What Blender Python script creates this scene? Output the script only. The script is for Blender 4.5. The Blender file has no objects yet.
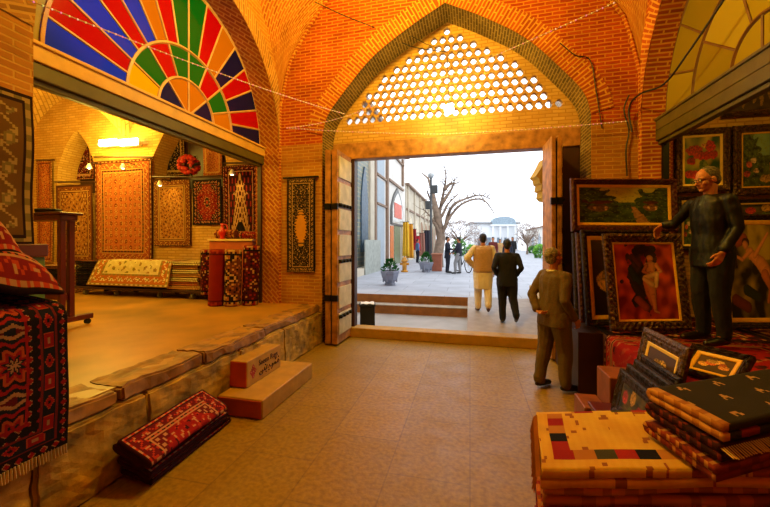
import bpy, bmesh, math, random
from mathutils import Vector, Matrix, noise
from math import sin, cos, pi, sqrt, atan2, radians as R
random.seed(7)
SC = bpy.context.scene
COL = SC.collection
# ---------------------------------------------------------------- camera
FPX, HY, TH, EYE = 350.0, 243.0, math.atan(85/350), 1.72
cam_d = bpy.data.cameras.new('camera'); cam = bpy.data.objects.new('camera', cam_d); COL.objects.link(cam)
cam.location = (0, 0, EYE); cam.rotation_euler = (pi/2, 0, TH)
cam_d.sensor_width = 36; cam_d.lens = 36*FPX/770; cam_d.shift_y = -(253.5-HY)/770
cam_d.clip_start = .05; cam_d.clip_end = 400
SC.camera = cam
# ---------------------------------------------------------------- world and light
SC.view_settings.view_transform = 'Standard'; SC.view_settings.look = 'None'
SC.view_settings.gamma = 1; SC.view_settings.use_curve_mapping = False
SC.view_settings.exposure = 0.0
wd = bpy.data.worlds.new('overcast_sky'); SC.world = wd; wd.use_nodes = True
wn = wd.node_tree.nodes; wl = wd.node_tree.links
bg = wn['Background']; bg.inputs['Strength'].default_value = 2.3
tc = wn.new('ShaderNodeTexCoord'); ns = wn.new('ShaderNodeTexNoise'); ns.inputs['Scale'].default_value = 2.2; ns.inputs['Detail'].default_value = 5
rp = wn.new('ShaderNodeValToRGB'); rp.color_ramp.elements[0].position = .35; rp.color_ramp.elements[0].color = (.80, .88, 1, 1)
rp.color_ramp.elements[1].position = .62; rp.color_ramp.elements[1].color = (1, 1, 1, 1)
wl.new(tc.outputs['Generated'], ns.inputs['Vector']); wl.new(ns.outputs['Fac'], rp.inputs['Fac']); wl.new(rp.outputs['Color'], bg.inputs['Color'])
def lamp(name, kind, loc, power, color, size=.15, target=None, angle=None, blend=.5):
    d = bpy.data.lights.new(name, kind); o = bpy.data.objects.new(name, d); COL.objects.link(o)
    o.location = loc; d.energy = power; d.color = color
    if kind in ('POINT', 'SPOT'): d.shadow_soft_size = size
    if kind == 'SPOT': d.spot_size = angle or 1.4; d.spot_blend = blend
    if target is not None:
        o.rotation_euler = (Vector(target)-Vector(loc)).to_track_quat('-Z', 'Y').to_euler()
    return o
WARM = (1, .62, .06); WARMER = (1, .56, .05); YEL = (1, .68, .08)
lamp('vault_lamp_light', 'POINT', (-1.0, 3.6, 5.6), 560, WARM, .2)
lamp('vault_lamp_light', 'POINT', (-.6, .2, 4.9), 50, WARMER, .25)
lamp('carpet_shop_light', 'POINT', (-5.4, 3.9, 3.05), 130, YEL, .2)
lamp('carpet_shop_light', 'POINT', (-8.3, 4.2, 3.2), 150, YEL, .2)
lamp('painting_shop_light', 'POINT', (3.5, 2.8, 4.1), 65, WARM, .15)
lamp('cool_white_lamp_light', 'SPOT', (-1.2, 1.9, 4.9), 130, (.55, .72, 1), .12, (-3.68, 3.3, 4.5), 1.0)
# ---------------------------------------------------------------- projections used to read real positions off the photograph
CT, ST = cos(TH), sin(TH)
def P(x, y, D):
    r = (x-385)/FPX
    return Vector((D*(r*CT-ST), D*(r*ST+CT), EYE-(y-HY)*D/FPX))
def PZ(x, y, z): return P(x, y, FPX*(EYE-z)/(y-HY))
def PY(x, y, Y): return P(x, y, Y/(((x-385)/FPX)*ST+CT))
def PX(x, y, X): return P(x, y, X/(((x-385)/FPX)*CT-ST))
# ---------------------------------------------------------------- materials
def hx(s):
    s = s.lstrip('#'); c = [int(s[i:i+2], 16)/255 for i in (0, 2, 4)]
    return tuple(x/12.92 if x <= .04045 else ((x+.055)/1.055)**2.4 for x in c)
def newmat(name):
    m = bpy.data.materials.new(name); m.use_nodes = True
    n = m.node_tree.nodes; return m, n, m.node_tree.links, n['Principled BSDF']
def c4(c): return (c[0], c[1], c[2], 1)
def noise_bump(n, l, b, scale, strength, vec=None, dist=.02):
    t = n.new('ShaderNodeTexNoise'); t.inputs['Scale'].default_value = scale; t.inputs['Detail'].default_value = 6
    if vec: l.new(vec, t.inputs['Vector'])
    bp = n.new('ShaderNodeBump'); bp.inputs['Strength'].default_value = strength; bp.inputs['Distance'].default_value = dist
    l.new(t.outputs['Fac'], bp.inputs['Height']); l.new(bp.outputs['Normal'], b.inputs['Normal'])
    return t, bp
def plain(name, col, rough=.6, metal=0, var=.25, scale=6, bump=.2, emit=None, estr=0, col2=None, spec=.5):
    m, n, l, b = newmat(name)
    b.inputs['Roughness'].default_value = rough; b.inputs['Metallic'].default_value = metal
    b.inputs['Specular IOR Level'].default_value = spec
    tcn = n.new('ShaderNodeTexCoord')
    t, bp = noise_bump(n, l, b, scale, bump, tcn.outputs['Object'])
    r = n.new('ShaderNodeValToRGB'); l.new(t.outputs['Fac'], r.inputs['Fac'])
    r.color_ramp.elements[0].position = .3; r.color_ramp.elements[1].position = .7
    r.color_ramp.elements[0].color = c4([x*(1-var) for x in (col2 or col)]); r.color_ramp.elements[1].color = c4([min(1, x*(1+var*.4)) for x in col])
    l.new(r.outputs['Color'], b.inputs['Base Color'])
    if emit: b.inputs['Emission Color'].default_value = c4(emit); b.inputs['Emission Strength'].default_value = estr
    return m
def brick(name, c1, c2, mortar, bw=.21, rh=.062, ms=.011, rot=0, rough=.85, bump=.5, dirt=.35, squash=1):
    m, n, l, b = newmat(name); b.inputs['Roughness'].default_value = rough; b.inputs['Specular IOR Level'].default_value = .2
    uv = n.new('ShaderNodeUVMap'); uv.uv_map = 'UVMap'
    mp = n.new('ShaderNodeMapping'); mp.inputs['Rotation'].default_value = (0, 0, rot); l.new(uv.outputs['UV'], mp.inputs['Vector'])
    # a little wobble so the courses are hand laid
    nz = n.new('ShaderNodeTexNoise'); nz.inputs['Scale'].default_value = 3; l.new(mp.outputs['Vector'], nz.inputs['Vector'])
    ad = n.new('ShaderNodeVectorMath'); ad.operation = 'MULTIPLY_ADD'; ad.inputs[1].default_value = (.02, .02, 0)
    l.new(nz.outputs['Color'], ad.inputs[0]); l.new(mp.outputs['Vector'], ad.inputs[2])
    bt = n.new('ShaderNodeTexBrick'); bt.inputs['Scale'].default_value = 1; bt.inputs['Brick Width'].default_value = bw
    bt.inputs['Row Height'].default_value = rh; bt.inputs['Mortar Size'].default_value = ms; bt.inputs['Mortar Smooth'].default_value = .3
    bt.inputs['Color1'].default_value = c4(c1); bt.inputs['Color2'].default_value = c4(c2); bt.inputs['Mortar'].default_value = c4(mortar)
    bt.inputs['Bias'].default_value = 0
    l.new(ad.outputs[0], bt.inputs['Vector'])
    big = n.new('ShaderNodeTexNoise'); big.inputs['Scale'].default_value = 1.7; big.inputs['Detail'].default_value = 8; l.new(uv.outputs['UV'], big.inputs['Vector'])
    rr = n.new('ShaderNodeValToRGB'); rr.color_ramp.elements[0].position = .3; rr.color_ramp.elements[1].position = .7
    v = 1-dirt; rr.color_ramp.elements[0].color = (v, v, v, 1); rr.color_ramp.elements[1].color = (1, 1, 1, 1); l.new(big.outputs['Fac'], rr.inputs['Fac'])
    mx = n.new('ShaderNodeMixRGB'); mx.blend_type = 'MULTIPLY'; mx.inputs['Fac'].default_value = 1
    l.new(bt.outputs['Color'], mx.inputs[1]); l.new(rr.outputs['Color'], mx.inputs[2]); l.new(mx.outputs[0], b.inputs['Base Color'])
    bp = n.new('ShaderNodeBump'); bp.inputs['Strength'].default_value = bump; bp.inputs['Distance'].default_value = .01; bp.invert = True
    l.new(bt.outputs['Fac'], bp.inputs['Height']); l.new(bp.outputs['Normal'], b.inputs['Normal'])
    return m
def attr(name, rough=.9, bump=.5, bscale=220, spec=.2, trans=0, sheen=0):
    m, n, l, b = newmat(name); b.inputs['Roughness'].default_value = rough; b.inputs['Specular IOR Level'].default_value = spec
    a = n.new('ShaderNodeVertexColor'); a.layer_name = 'Col'
    tcn = n.new('ShaderNodeTexCoord'); t, bp = noise_bump(n, l, b, bscale, bump, tcn.outputs['Object'], .004)
    mx = n.new('ShaderNodeMixRGB'); mx.blend_type = 'MULTIPLY'; mx.inputs['Fac'].default_value = .45
    l.new(a.outputs['Color'], mx.inputs[1]); l.new(t.outputs['Color'], mx.inputs[2])
    g = n.new('ShaderNodeMixRGB'); g.blend_type = 'MULTIPLY'; g.inputs['Fac'].default_value = .35
    t2 = n.new('ShaderNodeTexNoise'); t2.inputs['Scale'].default_value = 9; t2.inputs['Detail'].default_value = 4; l.new(tcn.outputs['Object'], t2.inputs['Vector'])
    l.new(a.outputs['Color'], g.inputs[1]); l.new(t2.outputs['Fac'], g.inputs[2]); l.new(g.outputs[0], b.inputs['Base Color'])
    return m
M = {}
M['brick'] = brick('orange_brick', hx('c47a34'), hx('a4552a'), hx('cf9848'), .2, .058, .010)
M['brick_far'] = brick('red_orange_brick', hx('bc541e'), hx('a03e16'), hx('d0882e'), .2, .055, .010)
M['brick_yellow'] = brick('buff_brick', hx('d9ac5c'), hx('c79647'), hx('b98840'), .2, .058, .010, dirt=.25)
M['brick_arch'] = brick('radial_arch_brick', hx('bf5f24'), hx('a04a1c'), hx('dca040'), .26, .055, .012)
M['brick_soffit'] = brick('dark_olive_soffit_brick', hx('7a5c24'), hx('604818'), hx('a98a40'), .2, .05, .010, dirt=.5)  # darker olive brick for the doorway soffit and jambs
M['brick_herring'] = brick('herringbone_brick', hx('bc6c28'), hx('9c5020'), hx('d09840'), .17, .062, .012, rot=.785)
M['brick_pier'] = brick('pier_brick', hx('c08530'), hx('ac7028'), hx('c99a44'), .21, .058, .008, dirt=.3)
M['exbrick'] = brick('pale_street_brick', hx('cbb79c'), hx('b9a286'), hx('d8cdbc'), .25, .07, .012)
M['wood'] = plain('weathered_door_wood', hx('b9803c'), .55, var=.35, scale=7, col2=hx('8e5a28'))
M['wood_pale'] = plain('pale_worn_door_wood', hx('cdbd8e'), .6, var=.3, scale=5)
M['wood_dark'] = plain('dark_wood', hx('3a1d10'), .5)
M['wood_red'] = plain('dark_red_wood', hx('5a1612'), .4)
M['beam'] = plain('tan_painted_beam', hx('a9813f'), .5, var=.25, scale=4)
M['shutter'] = plain('olive_steel_shutter_housing', hx('564c14'), .4, metal=0)
M['iron'] = plain('black_iron', hx('16130f'), .45, metal=.6)
M['black'] = plain('matt_black', hx('0c0b0a'), .7)
M['white'] = plain('white_paint', hx('e8e6e0'), .5, var=.05)
M['wire'] = plain('black_cable', hx('1a120c'), .5)
M['skin'] = plain('skin', hx('b9764c'), .55, var=.12, scale=14, bump=.05)
# ---------------------------------------------------------------- mesh helpers
def link(o, parent=None):
    COL.objects.link(o)
    if parent is not None: o.parent = parent
    return o
def empty(name, loc=(0, 0, 0), rz=0, **k):
    o = bpy.data.objects.new(name, None); o.empty_display_size = .1; link(o); o.location = loc; o.rotation_euler = (0, 0, rz)
    return tag(o, **k) if k else o
def tag(o, label=None, cat=None, group=None, kind=None):
    if label: o['label'] = label
    if cat: o['category'] = cat
    if group: o['group'] = group
    if kind: o['kind'] = kind
    return o
def struct(o): o['kind'] = 'structure'; return o
class MB:
    def __init__(s): s.v = []; s.f = []; s.uv = {}; s.m = []; s.col = {}
    def quad(s, pts, mi=0, uv=None, col=None):
        i = len(s.v); s.v += [tuple(p) for p in pts]; s.f.append(tuple(range(i, i+len(pts)))); s.m.append(mi)
        if uv: s.uv[len(s.f)-1] = uv
        if col: s.col[len(s.f)-1] = col
        return s
    def box(s, a, b, mi=0, M4=None, col=None):
        x0, y0, z0 = [min(a[i], b[i]) for i in range(3)]; x1, y1, z1 = [max(a[i], b[i]) for i in range(3)]
        p = [(x0, y0, z0), (x1, y0, z0), (x1, y1, z0), (x0, y1, z0), (x0, y0, z1), (x1, y0, z1), (x1, y1, z1), (x0, y1, z1)]
        if M4 is not None: p = [tuple(M4 @ Vector(q)) for q in p]
        i = len(s.v); s.v += p
        for f in ((0, 3, 2, 1), (4, 5, 6, 7), (0, 1, 5, 4), (1, 2, 6, 5), (2, 3, 7, 6), (3, 0, 4, 7)):
            s.f.append(tuple(i+k for k in f)); s.m.append(mi)
            if col: s.col[len(s.f)-1] = col
        return s
    def prism(s, pts, vec, mi=0, col=None):
        """closed outline pts pushed along vec"""
        vec = Vector(vec); n = len(pts); i = len(s.v)
        s.v += [tuple(p) for p in pts] + [tuple(Vector(p)+vec) for p in pts]
        fs = [tuple(i+k for k in reversed(range(n))), tuple(i+n+k for k in range(n))]
        fs += [(i+k, i+(k+1) % n, i+n+(k+1) % n, i+n+k) for k in range(n)]
        for f in fs:
            s.f.append(f); s.m.append(mi)
            if col: s.col[len(s.f)-1] = col
        return s
    def tube(s, pts, r, n=8, mi=0, cap=True):
        pts = [Vector(p) for p in pts]; rs = r if isinstance(r, (list, tuple)) else [r]*len(pts)
        base = len(s.v); up = Vector((0, 0, 1))
        u = None
        for k, p in enumerate(pts):
            d = (pts[min(k+1, len(pts)-1)]-pts[max(k-1, 0)]); d = d.normalized() if d.length > 1e-9 else up
            if u is None: u = d.cross(up) if abs(d.z) < .95 else d.cross(Vector((1, 0, 0)))
            u = (u - d*u.dot(d)).normalized(); w = d.cross(u)
            for j in range(n):
                a = 2*pi*j/n; s.v.append(tuple(p + (u*cos(a)+w*sin(a))*rs[k]))
        for k in range(len(pts)-1):
            for j in range(n):
                a, b = base+k*n+j, base+k*n+(j+1) % n
                s.f.append((a, b, b+n, a+n)); s.m.append(mi)
        if cap:
            s.f.append(tuple(base+j for j in reversed(range(n)))); s.m.append(mi)
            s.f.append(tuple(base+(len(pts)-1)*n+j for j in range(n))); s.m.append(mi)
        return s
    def lathe(s, prof, c=(0, 0, 0), n=20, mi=0, sx=1, sy=1):
        """profile [(radius, z)], from bottom to top"""
        base = len(s.v)
        for r, z in prof:
            for j in range(n):
                a = 2*pi*j/n; s.v.append((c[0]+r*cos(a)*sx, c[1]+r*sin(a)*sy, c[2]+z))
        for k in range(len(prof)-1):
            for j in range(n):
                a, b = base+k*n+j, base+k*n+(j+1) % n; s.f.append((a, b, b+n, a+n)); s.m.append(mi)
        s.f.append(tuple(base+j for j in reversed(range(n)))); s.m.append(mi)
        s.f.append(tuple(base+(len(prof)-1)*n+j for j in range(n))); s.m.append(mi)
        return s
    def ball(s, c, r, n=10, mi=0, squash=(1, 1, 1), rot=None):
        k = n; base = len(s.v); rows = max(4, n//2+1)
        pts = []
        for i in range(1, rows):
            t = pi*i/rows
            for j in range(k):
                a = 2*pi*j/k; pts.append(Vector((r*sin(t)*cos(a)*squash[0], r*sin(t)*sin(a)*squash[1], r*cos(t)*squash[2])))
        pts.append(Vector((0, 0, r*squash[2]))); pts.append(Vector((0, 0, -r*squash[2])))
        if rot is not None: pts = [rot @ p for p in pts]
        s.v += [tuple(p+Vector(c)) for p in pts]
        for i in range(rows-2):
            for j in range(k):
                a, b = base+i*k+j, base+i*k+(j+1) % k; s.f.append((b, a, a+k, b+k)); s.m.append(mi)
        T, B = base+(rows-1)*k, base+(rows-1)*k+1
        for j in range(k):
            s.f.append((T, base+j, base+(j+1) % k)); s.m.append(mi)
            a = base+(rows-2)*k; s.f.append((B, a+(j+1) % k, a+j)); s.m.append(mi)
        return s
    def build(s, name, mat, parent=None, smooth=False, bevel=0, uvs=True, fix=True):
        me = bpy.data.meshes.new(name); me.from_pydata(s.v, [], s.f); me.update()
        mats = mat if isinstance(mat, (list, tuple)) else [mat]
        for m in mats: me.materials.append(m)
        if len(mats) > 1:
            for p, mi in zip(me.polygons, s.m): p.material_index = mi
        if fix:
            bm = bmesh.new(); bm.from_mesh(me)
            bmesh.ops.recalc_face_normals(bm, faces=bm.faces); bm.to_mesh(me); bm.free()
        if uvs:
            ul = me.uv_layers.new(name='UVMap')
            for p in me.polygons:
                cu = s.uv.get(p.index)
                n = p.normal; ax = max(range(3), key=lambda k: abs(n[k]))
                for q, li in enumerate(p.loop_indices):
                    vi = me.loops[li].vertex_index
                    if cu is not None:
                        ul.data[li].uv = cu[vi-min(p.vertices)] if len(cu) > (vi-min(p.vertices)) else cu[q]
                    else:
                        c = me.vertices[vi].co
                        ul.data[li].uv = (c.y, c.z) if ax == 0 else ((c.x, c.z) if ax == 1 else (c.x, c.y))
        if s.col:
            ca = me.color_attributes.new('Col', 'FLOAT_COLOR', 'CORNER')
            for p in me.polygons:
                c = s.col.get(p.index, (1, 1, 1))
                for li in p.loop_indices: ca.data[li].color = c4(c)
        if smooth:
            for p in me.polygons: p.use_smooth = True
        o = bpy.data.objects.new(name, me); link(o, parent)
        if bevel:
            b = o.modifiers.new('edge', 'BEVEL'); b.width = bevel; b.segments = 2; b.limit_method = 'ANGLE'; b.angle_limit = .6
        return o
def grid(name, pos, nx, ny, mat, parent=None, colf=None, uvf=None, thick=0, smooth=True, wu=1, wv=1, mid=False):
    """surface pos(u,v) sampled nx by ny; colf(u,v) paints cells; thick>0 closes it into a slab along its normal"""
    vs = []; N = (nx+1)*(ny+1)
    G = [[Vector(pos(i/nx, j/ny)) for i in range(nx+1)] for j in range(ny+1)]
    for r in G: vs += [tuple(p) for p in r]
    fs = []; cs = []; uvs_ = []
    def id_(i, j, k=0): return k*N + j*(nx+1)+i
    for j in range(ny):
        for i in range(nx):
            fs.append((id_(i, j), id_(i+1, j), id_(i+1, j+1), id_(i, j+1)))
            cs.append(colf((i+.5)/nx, (j+.5)/ny) if colf else None)
            uvs_.append([(i/nx*wu, j/ny*wv), ((i+1)/nx*wu, j/ny*wv), ((i+1)/nx*wu, (j+1)/ny*wv), (i/nx*wu, (j+1)/ny*wv)])
    if thick:
        for j in range(ny+1):
            for i in range(nx+1):
                du = G[j][min(i+1, nx)]-G[j][max(i-1, 0)]; dv = G[min(j+1, ny)][i]-G[max(j-1, 0)][i]
                n = du.cross(dv); n = n.normalized() if n.length > 1e-12 else Vector((0, 0, 1))
                if mid: vs[id_(i, j)] = tuple(G[j][i]+n*thick/2); vs.append(tuple(G[j][i]-n*thick/2))
                else: vs.append(tuple(G[j][i]-n*thick))
        for j in range(ny):
            for i in range(nx):
                fs.append((id_(i, j, 1), id_(i, j+1, 1), id_(i+1, j+1, 1), id_(i+1, j, 1)))
                cs.append(tuple(x*.75 for x in cs[j*nx+i]) if colf else None); uvs_.append(uvs_[j*nx+i])
        rim = [(i, 0) for i in range(nx)]+[(nx, j) for j in range(ny)]+[(i, ny) for i in range(nx, 0, -1)]+[(0, j) for j in range(ny, 0, -1)]
        for a in range(len(rim)):
            p, q = rim[a], rim[(a+1) % len(rim)]
            fs.append((id_(*q), id_(*p), id_(p[0], p[1], 1), id_(q[0], q[1], 1)))
            ci = min(p[1], ny-1)*nx+min(p[0], nx-1); cs.append(cs[ci]); uvs_.append([uvs_[ci][0]]*4)
    me = bpy.data.meshes.new(name); me.from_pydata(vs, [], fs); me.update()
    for m in (mat if isinstance(mat, (list, tuple)) else [mat]): me.materials.append(m)
    ul = me.uv_layers.new(name='UVMap'); fl = []
    for u in uvs_:
        for a in u: fl += a
    ul.data.foreach_set('uv', fl)
    if colf:
        ca = me.color_attributes.new('Col', 'FLOAT_COLOR', 'CORNER'); fl = []
        for c in cs: fl += [c[0], c[1], c[2], 1]*4
        ca.data.foreach_set('color', fl)
    if smooth: me.polygons.foreach_set('use_smooth', [True]*len(fs))
    o = bpy.data.objects.new(name, me); link(o, parent); return o
def copy_tree(o, parent=None):
    c = o.copy(); COL.objects.link(c)
    if parent is not None: c.parent = parent
    for ch in [x for x in bpy.data.objects if x.parent == o]: copy_tree(ch, c)
    return c
def cr(pts, n):
    """Catmull-Rom through points (tuples), n samples per span"""
    pts = [Vector(p) for p in pts]; q = [2*pts[0]-pts[1]]+pts+[2*pts[-1]-pts[-2]]; out = []
    for k in range(1, len(q)-2):
        for i in range(n):
            t = i/n; a, b, c, d = q[k-1:k+3]
            out.append(.5*((2*b)+(c-a)*t+(2*a-5*b+4*c-d)*t*t+(3*b-a-3*c+d)*t*t*t))
    out.append(pts[-1]); return out
FOUR = [(1, 0, 0), (.955, .16, 0), (.81, .36, 0), (.571, .63, 0), (.286, .835, 0), (0, 1, 0)]
def arch_curve(c, hw, zs, rise, n=5, prof=FOUR, grow=0):
    """[(offset, z)] from one springing over the crown to the other"""
    h = [(p.x, p.y) for p in cr(prof, n)]
    L = [(-x, z) for x, z in h]; Rr = [(x, z) for x, z in reversed(h)][1:]
    pts = [(c+x*hw, zs+z*rise) for x, z in L+Rr]
    if grow:
        g = []
        for i, (x, z) in enumerate(pts):
            a = pts[max(i-1, 0)]; b = pts[min(i+1, len(pts)-1)]; d = Vector((b[0]-a[0], b[1]-a[1])).normalized()
            g.append((x-d.y*grow, z+d.x*grow))
        pts = g
    return pts
ROUND = [(cos(a*pi/16), sin(a*pi/16)*(1+.02*sin(a*pi/16)), 0) for a in range(9)]
def arch_wall(mb, ax, w0, w1, z0, z1, arch, at, zs, depth, jamb0=None):
    """a wall at ax='x' or 'y' = at, spanning w0..w1 by z0..z1, with an arched opening; reveal of depth"""
    def pt(w, z, d=0): return (w, at+d, z) if ax == 'y' else (at+d, w, z)
    a0, a1 = arch[0][0], arch[-1][0]; zb = z0 if jamb0 is None else jamb0
    for (p, q) in ((w0, a0), (a1, w1)):
        if abs(q-p) > 1e-4: mb.quad([pt(p, z0), pt(q, z0), pt(q, z1), pt(p, z1)])
    for i in range(len(arch)-1):
        (xa, za), (xb, zb_) = arch[i], arch[i+1]
        mb.quad([pt(xa, za), pt(xb, zb_), pt(xb, z1), pt(xa, z1)])
    return mb
def ring(name, arch, arch2, fn, mat, parent=None, v0=0):
    """band between two matching curves, uv = (across, along)"""
    mb = MB(); s = v0
    for i in range(len(arch)-1):
        a, b, c, d = fn(arch[i], 0), fn(arch[i+1], 0), fn(arch2[i+1], 1), fn(arch2[i], 1)
        L = (Vector(b)-Vector(a)).length; W = (Vector(d)-Vector(a)).length
        mb.quad([a, b, c, d], uv=[(0, s), (0, s+L), (W, s+L), (W, s)]); s += L
    return mb.build(name, mat, parent, fix=False)
# ================================================================ the covered hall
YF, YP = 5.65, 6.2          # far wall face, infill panel behind the arch
XL, XLg, XR, XRg = -3.3, -3.68, 2.33, 2.62
DC, DHW = -.39, 2.1         # doorway arch: centre, half width
def floor_mat():
    m, n, l, b = newmat('worn_stone_paving'); b.inputs['Roughness'].default_value = .42; b.inputs['Specular IOR Level'].default_value = .3
    uv = n.new('ShaderNodeUVMap'); bt = n.new('ShaderNodeTexBrick')
    bt.inputs['Scale'].default_value = 1; bt.inputs['Brick Width'].default_value = .85; bt.inputs['Row Height'].default_value = .6; bt.inputs['Mortar Size'].default_value = .006
    bt.inputs['Color1'].default_value = c4(hx('987616')); bt.inputs['Color2'].default_value = c4(hx('8f6f14')); bt.inputs['Mortar'].default_value = c4(hx('80621a'))
    mp = n.new('ShaderNodeMapping'); mp.inputs['Rotation'].default_value = (0, 0, pi/2); l.new(uv.outputs['UV'], mp.inputs['Vector']); l.new(mp.outputs['Vector'], bt.inputs['Vector'])
    t = n.new('ShaderNodeTexNoise'); t.inputs['Scale'].default_value = 26; t.inputs['Detail'].default_value = 8; l.new(uv.outputs['UV'], t.inputs['Vector'])
    r = n.new('ShaderNodeValToRGB'); r.color_ramp.elements[0].position = .35; r.color_ramp.elements[0].color = (.62, .56, .46, 1); r.color_ramp.elements[1].position = .62; l.new(t.outputs['Fac'], r.inputs['Fac'])
    mx = n.new('ShaderNodeMixRGB'); mx.blend_type = 'MULTIPLY'; mx.inputs['Fac'].default_value = .8; l.new(bt.outputs['Color'], mx.inputs[1]); l.new(r.outputs['Color'], mx.inputs[2])
    l.new(mx.outputs[0], b.inputs['Base Color'])
    bp = n.new('ShaderNodeBump'); bp.inputs['Strength'].default_value = .35; bp.inputs['Distance'].default_value = .006; l.new(t.outputs['Fac'], bp.inputs['Height']); l.new(bp.outputs['Normal'], b.inputs['Normal'])
    t3 = n.new('ShaderNodeTexNoise'); t3.inputs['Scale'].default_value = 4; l.new(uv.outputs['UV'], t3.inputs['Vector'])
    mr = n.new('ShaderNodeMapRange'); mr.inputs['To Min'].default_value = .28; mr.inputs['To Max'].default_value = .6; l.new(t3.outputs['Fac'], mr.inputs['Value']); l.new(mr.outputs['Result'], b.inputs['Roughness'])
    return m
M['floor'] = floor_mat()
M['stone'] = plain('honey_limestone', hx('b8922c'), .8, var=.4, scale=7, bump=.8, col2=hx('7f661c'))
M['stone_smooth'] = plain('limestone_step', hx('b08622'), .6, var=.2, scale=8, bump=.3)  # smoother, more even limestone for threshold, step, sign block and ramp wall
M['plat_floor'] = plain('beaten_platform_screed', hx('b4802c'), .4, var=.25, scale=1.3, bump=.1, col2=hx('94702c'))
mb = MB(); mb.box((-3.3, -3, -.15), (2.4, 6.12, 0)); struct(mb.build('floor', M['floor']))
# left raised platform of big limestone blocks
mb = MB(); mb.box((-10.6, -3, .0), (-2.56, 6.2, .648)); struct(mb.build('floor_platform', M['plat_floor']))
random.seed(3)
def rough_block(mb, a, b, amp=.012, cuts=6):
    bm = bmesh.new(); bmesh.ops.create_cube(bm, size=1)
    bmesh.ops.scale(bm, vec=[b[i]-a[i] for i in range(3)], verts=bm.verts); bmesh.ops.translate(bm, vec=[(a[i]+b[i])/2 for i in range(3)], verts=bm.verts)
    bmesh.ops.bevel(bm, geom=bm.edges, offset=.018, segments=2, affect='EDGES')
    big = [e for e in bm.edges if e.calc_length() > .12]
    bmesh.ops.subdivide_edges(bm, edges=big, cuts=12, use_grid_fill=True)
    for v in bm.verts:
        d = noise.noise_vector(v.co*4.5)*amp*1.6+noise.noise_vector(v.co*17)*amp*.7; v.co += d
    i0 = len(mb.v); mb.v += [tuple(v.co) for v in bm.verts]
    bm.verts.index_update()
    for f in bm.faces: mb.f.append(tuple(i0+v.index for v in f.verts)); mb.m.append(0)
    bm.free()
mb = MB(); y = 5.63; lens = [1.28, .96, 1.15, .74, 1.2, .9, 1.1, 1.4]
for L in lens:
    rough_block(mb, (-2.72, y-L+.012, .0), (-2.475+random.uniform(-.012, .012), y, .535)); y -= L
o = struct(mb.build('wall_platform', M['stone']))
mb = MB(); y = 5.6; lens = [1.7, 1.05, .82, 1.32, .7, 1.3, 1.4]
for L in lens:
    rough_block(mb, (-2.86, y-L+.02, .54), (-2.5+random.uniform(-.02, .015), y, .655+random.uniform(-.004, .008)), .016); y -= L
struct(mb.build('trim_platform_coping', plain('worn_reddish_coping_stone', hx('a07430'), .6, var=.4, scale=6, bump=.6, col2=hx('7c5420'))))
# right platform
mb = MB(); mb.box((1.45, .6, 0), (6.3, 5.72, .7)); struct(mb.build('floor_platform', plain('dark_platform', hx('5a3018'), .8)))
# ---- far wall with the doorway arch
ARC = arch_curve(DC, DHW, 3.6, 1.95, 5)
mb = MB(); arch_wall(mb, 'y', XL-.5, XR+.4, 0, 7.4, ARC, YF, 3.6, 0)
struct(mb.build('wall_far', M['brick_far'], fix=False))
full = [(ARC[0][0], 0)] + ARC + [(ARC[-1][0], 0)]
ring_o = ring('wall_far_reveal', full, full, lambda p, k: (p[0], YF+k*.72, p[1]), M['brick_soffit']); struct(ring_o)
G = arch_curve(DC, DHW, 3.6, 1.95, 5, grow=.3)
struct(ring('trim_door_arch', ARC, G, lambda p, k: (p[0], YF-.012, p[1]), M['brick_arch']))
# pier strips in buff brick each side of the doorway (lower wall is lighter than the vault)
mb = MB()
for a, b in ((XL-.0, DC-DHW), (DC+DHW, XR)):
    mb.box((a, YF-.014, .0), (b, YF+.0, 3.45))
struct(mb.build('wall_far_pier', M['brick_pier']))
# ---- infill behind the arch: band, pierced lattice
def lattice():
    cu = bpy.data.curves.new('lattice', 'CURVE'); cu.dimensions = '2D'; cu.fill_mode = 'BOTH'; cu.extrude = .045
    def spl(pts):
        s = cu.splines.new('POLY'); s.points.add(len(pts)-1)
        for p, q in zip(s.points, pts): p.co = (q[0], q[1], 0, 1)
        s.use_cyclic_u = True
    b = arch_curve(DC, DHW+.02, 3.58, 1.99, 4)
    out = [(DC-DHW-.02, 3.56)] + b + [(DC+DHW+.02, 3.56)]
    spl(out)
    def top(x):
        for (xa, za), (xb, zb) in zip(b, b[1:]):
            if xa <= x <= xb: return za+(zb-za)*(x-xa)/(xb-xa+1e-9)
        return 0
    px, pz = .149, .142
    for j in range(12):
        z = 3.98+j*pz
        for i in range(-15, 16):
            x = DC+(i+(.5 if j % 2 else 0))*px
            if abs(x-DC) < DHW-.16 and z+.03 < min(top(x-.1), top(x+.1), top(x))-.075:
                w, h = .060, .064
                spl([(x-w*.35, z-h), (x+w*.35, z-h), (x+w, z-h*.2), (x+w, z+h*.2), (x+w*.35, z+h), (x-w*.35, z+h), (x-w, z+h*.2), (x-w, z-h*.2)][::-1])
    ob = bpy.data.objects.new('tmp', cu); COL.objects.link(ob); dg = bpy.context.evaluated_depsgraph_get(); dg.update()
    me = bpy.data.meshes.new_from_object(ob.evaluated_get(dg)); bpy.data.objects.remove(ob)
    if not me.uv_layers: me.uv_layers.new(name='UVMap')
    ul = me.uv_layers[0]; ul.name = 'UVMap'
    for lp in me.loops: c = me.vertices[lp.vertex_index].co; ul.data[lp.index].uv = (c.x, c.y)
    me.materials.clear(); me.materials.append(M['brick_yellow'])
    for p in me.polygons: p.material_index = 0
    o = bpy.data.objects.new('window_1', me); COL.objects.link(o); o.location = (0, YP, 0); o.rotation_euler = (pi/2, 0, 0); return struct(o)
lattice()
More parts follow.
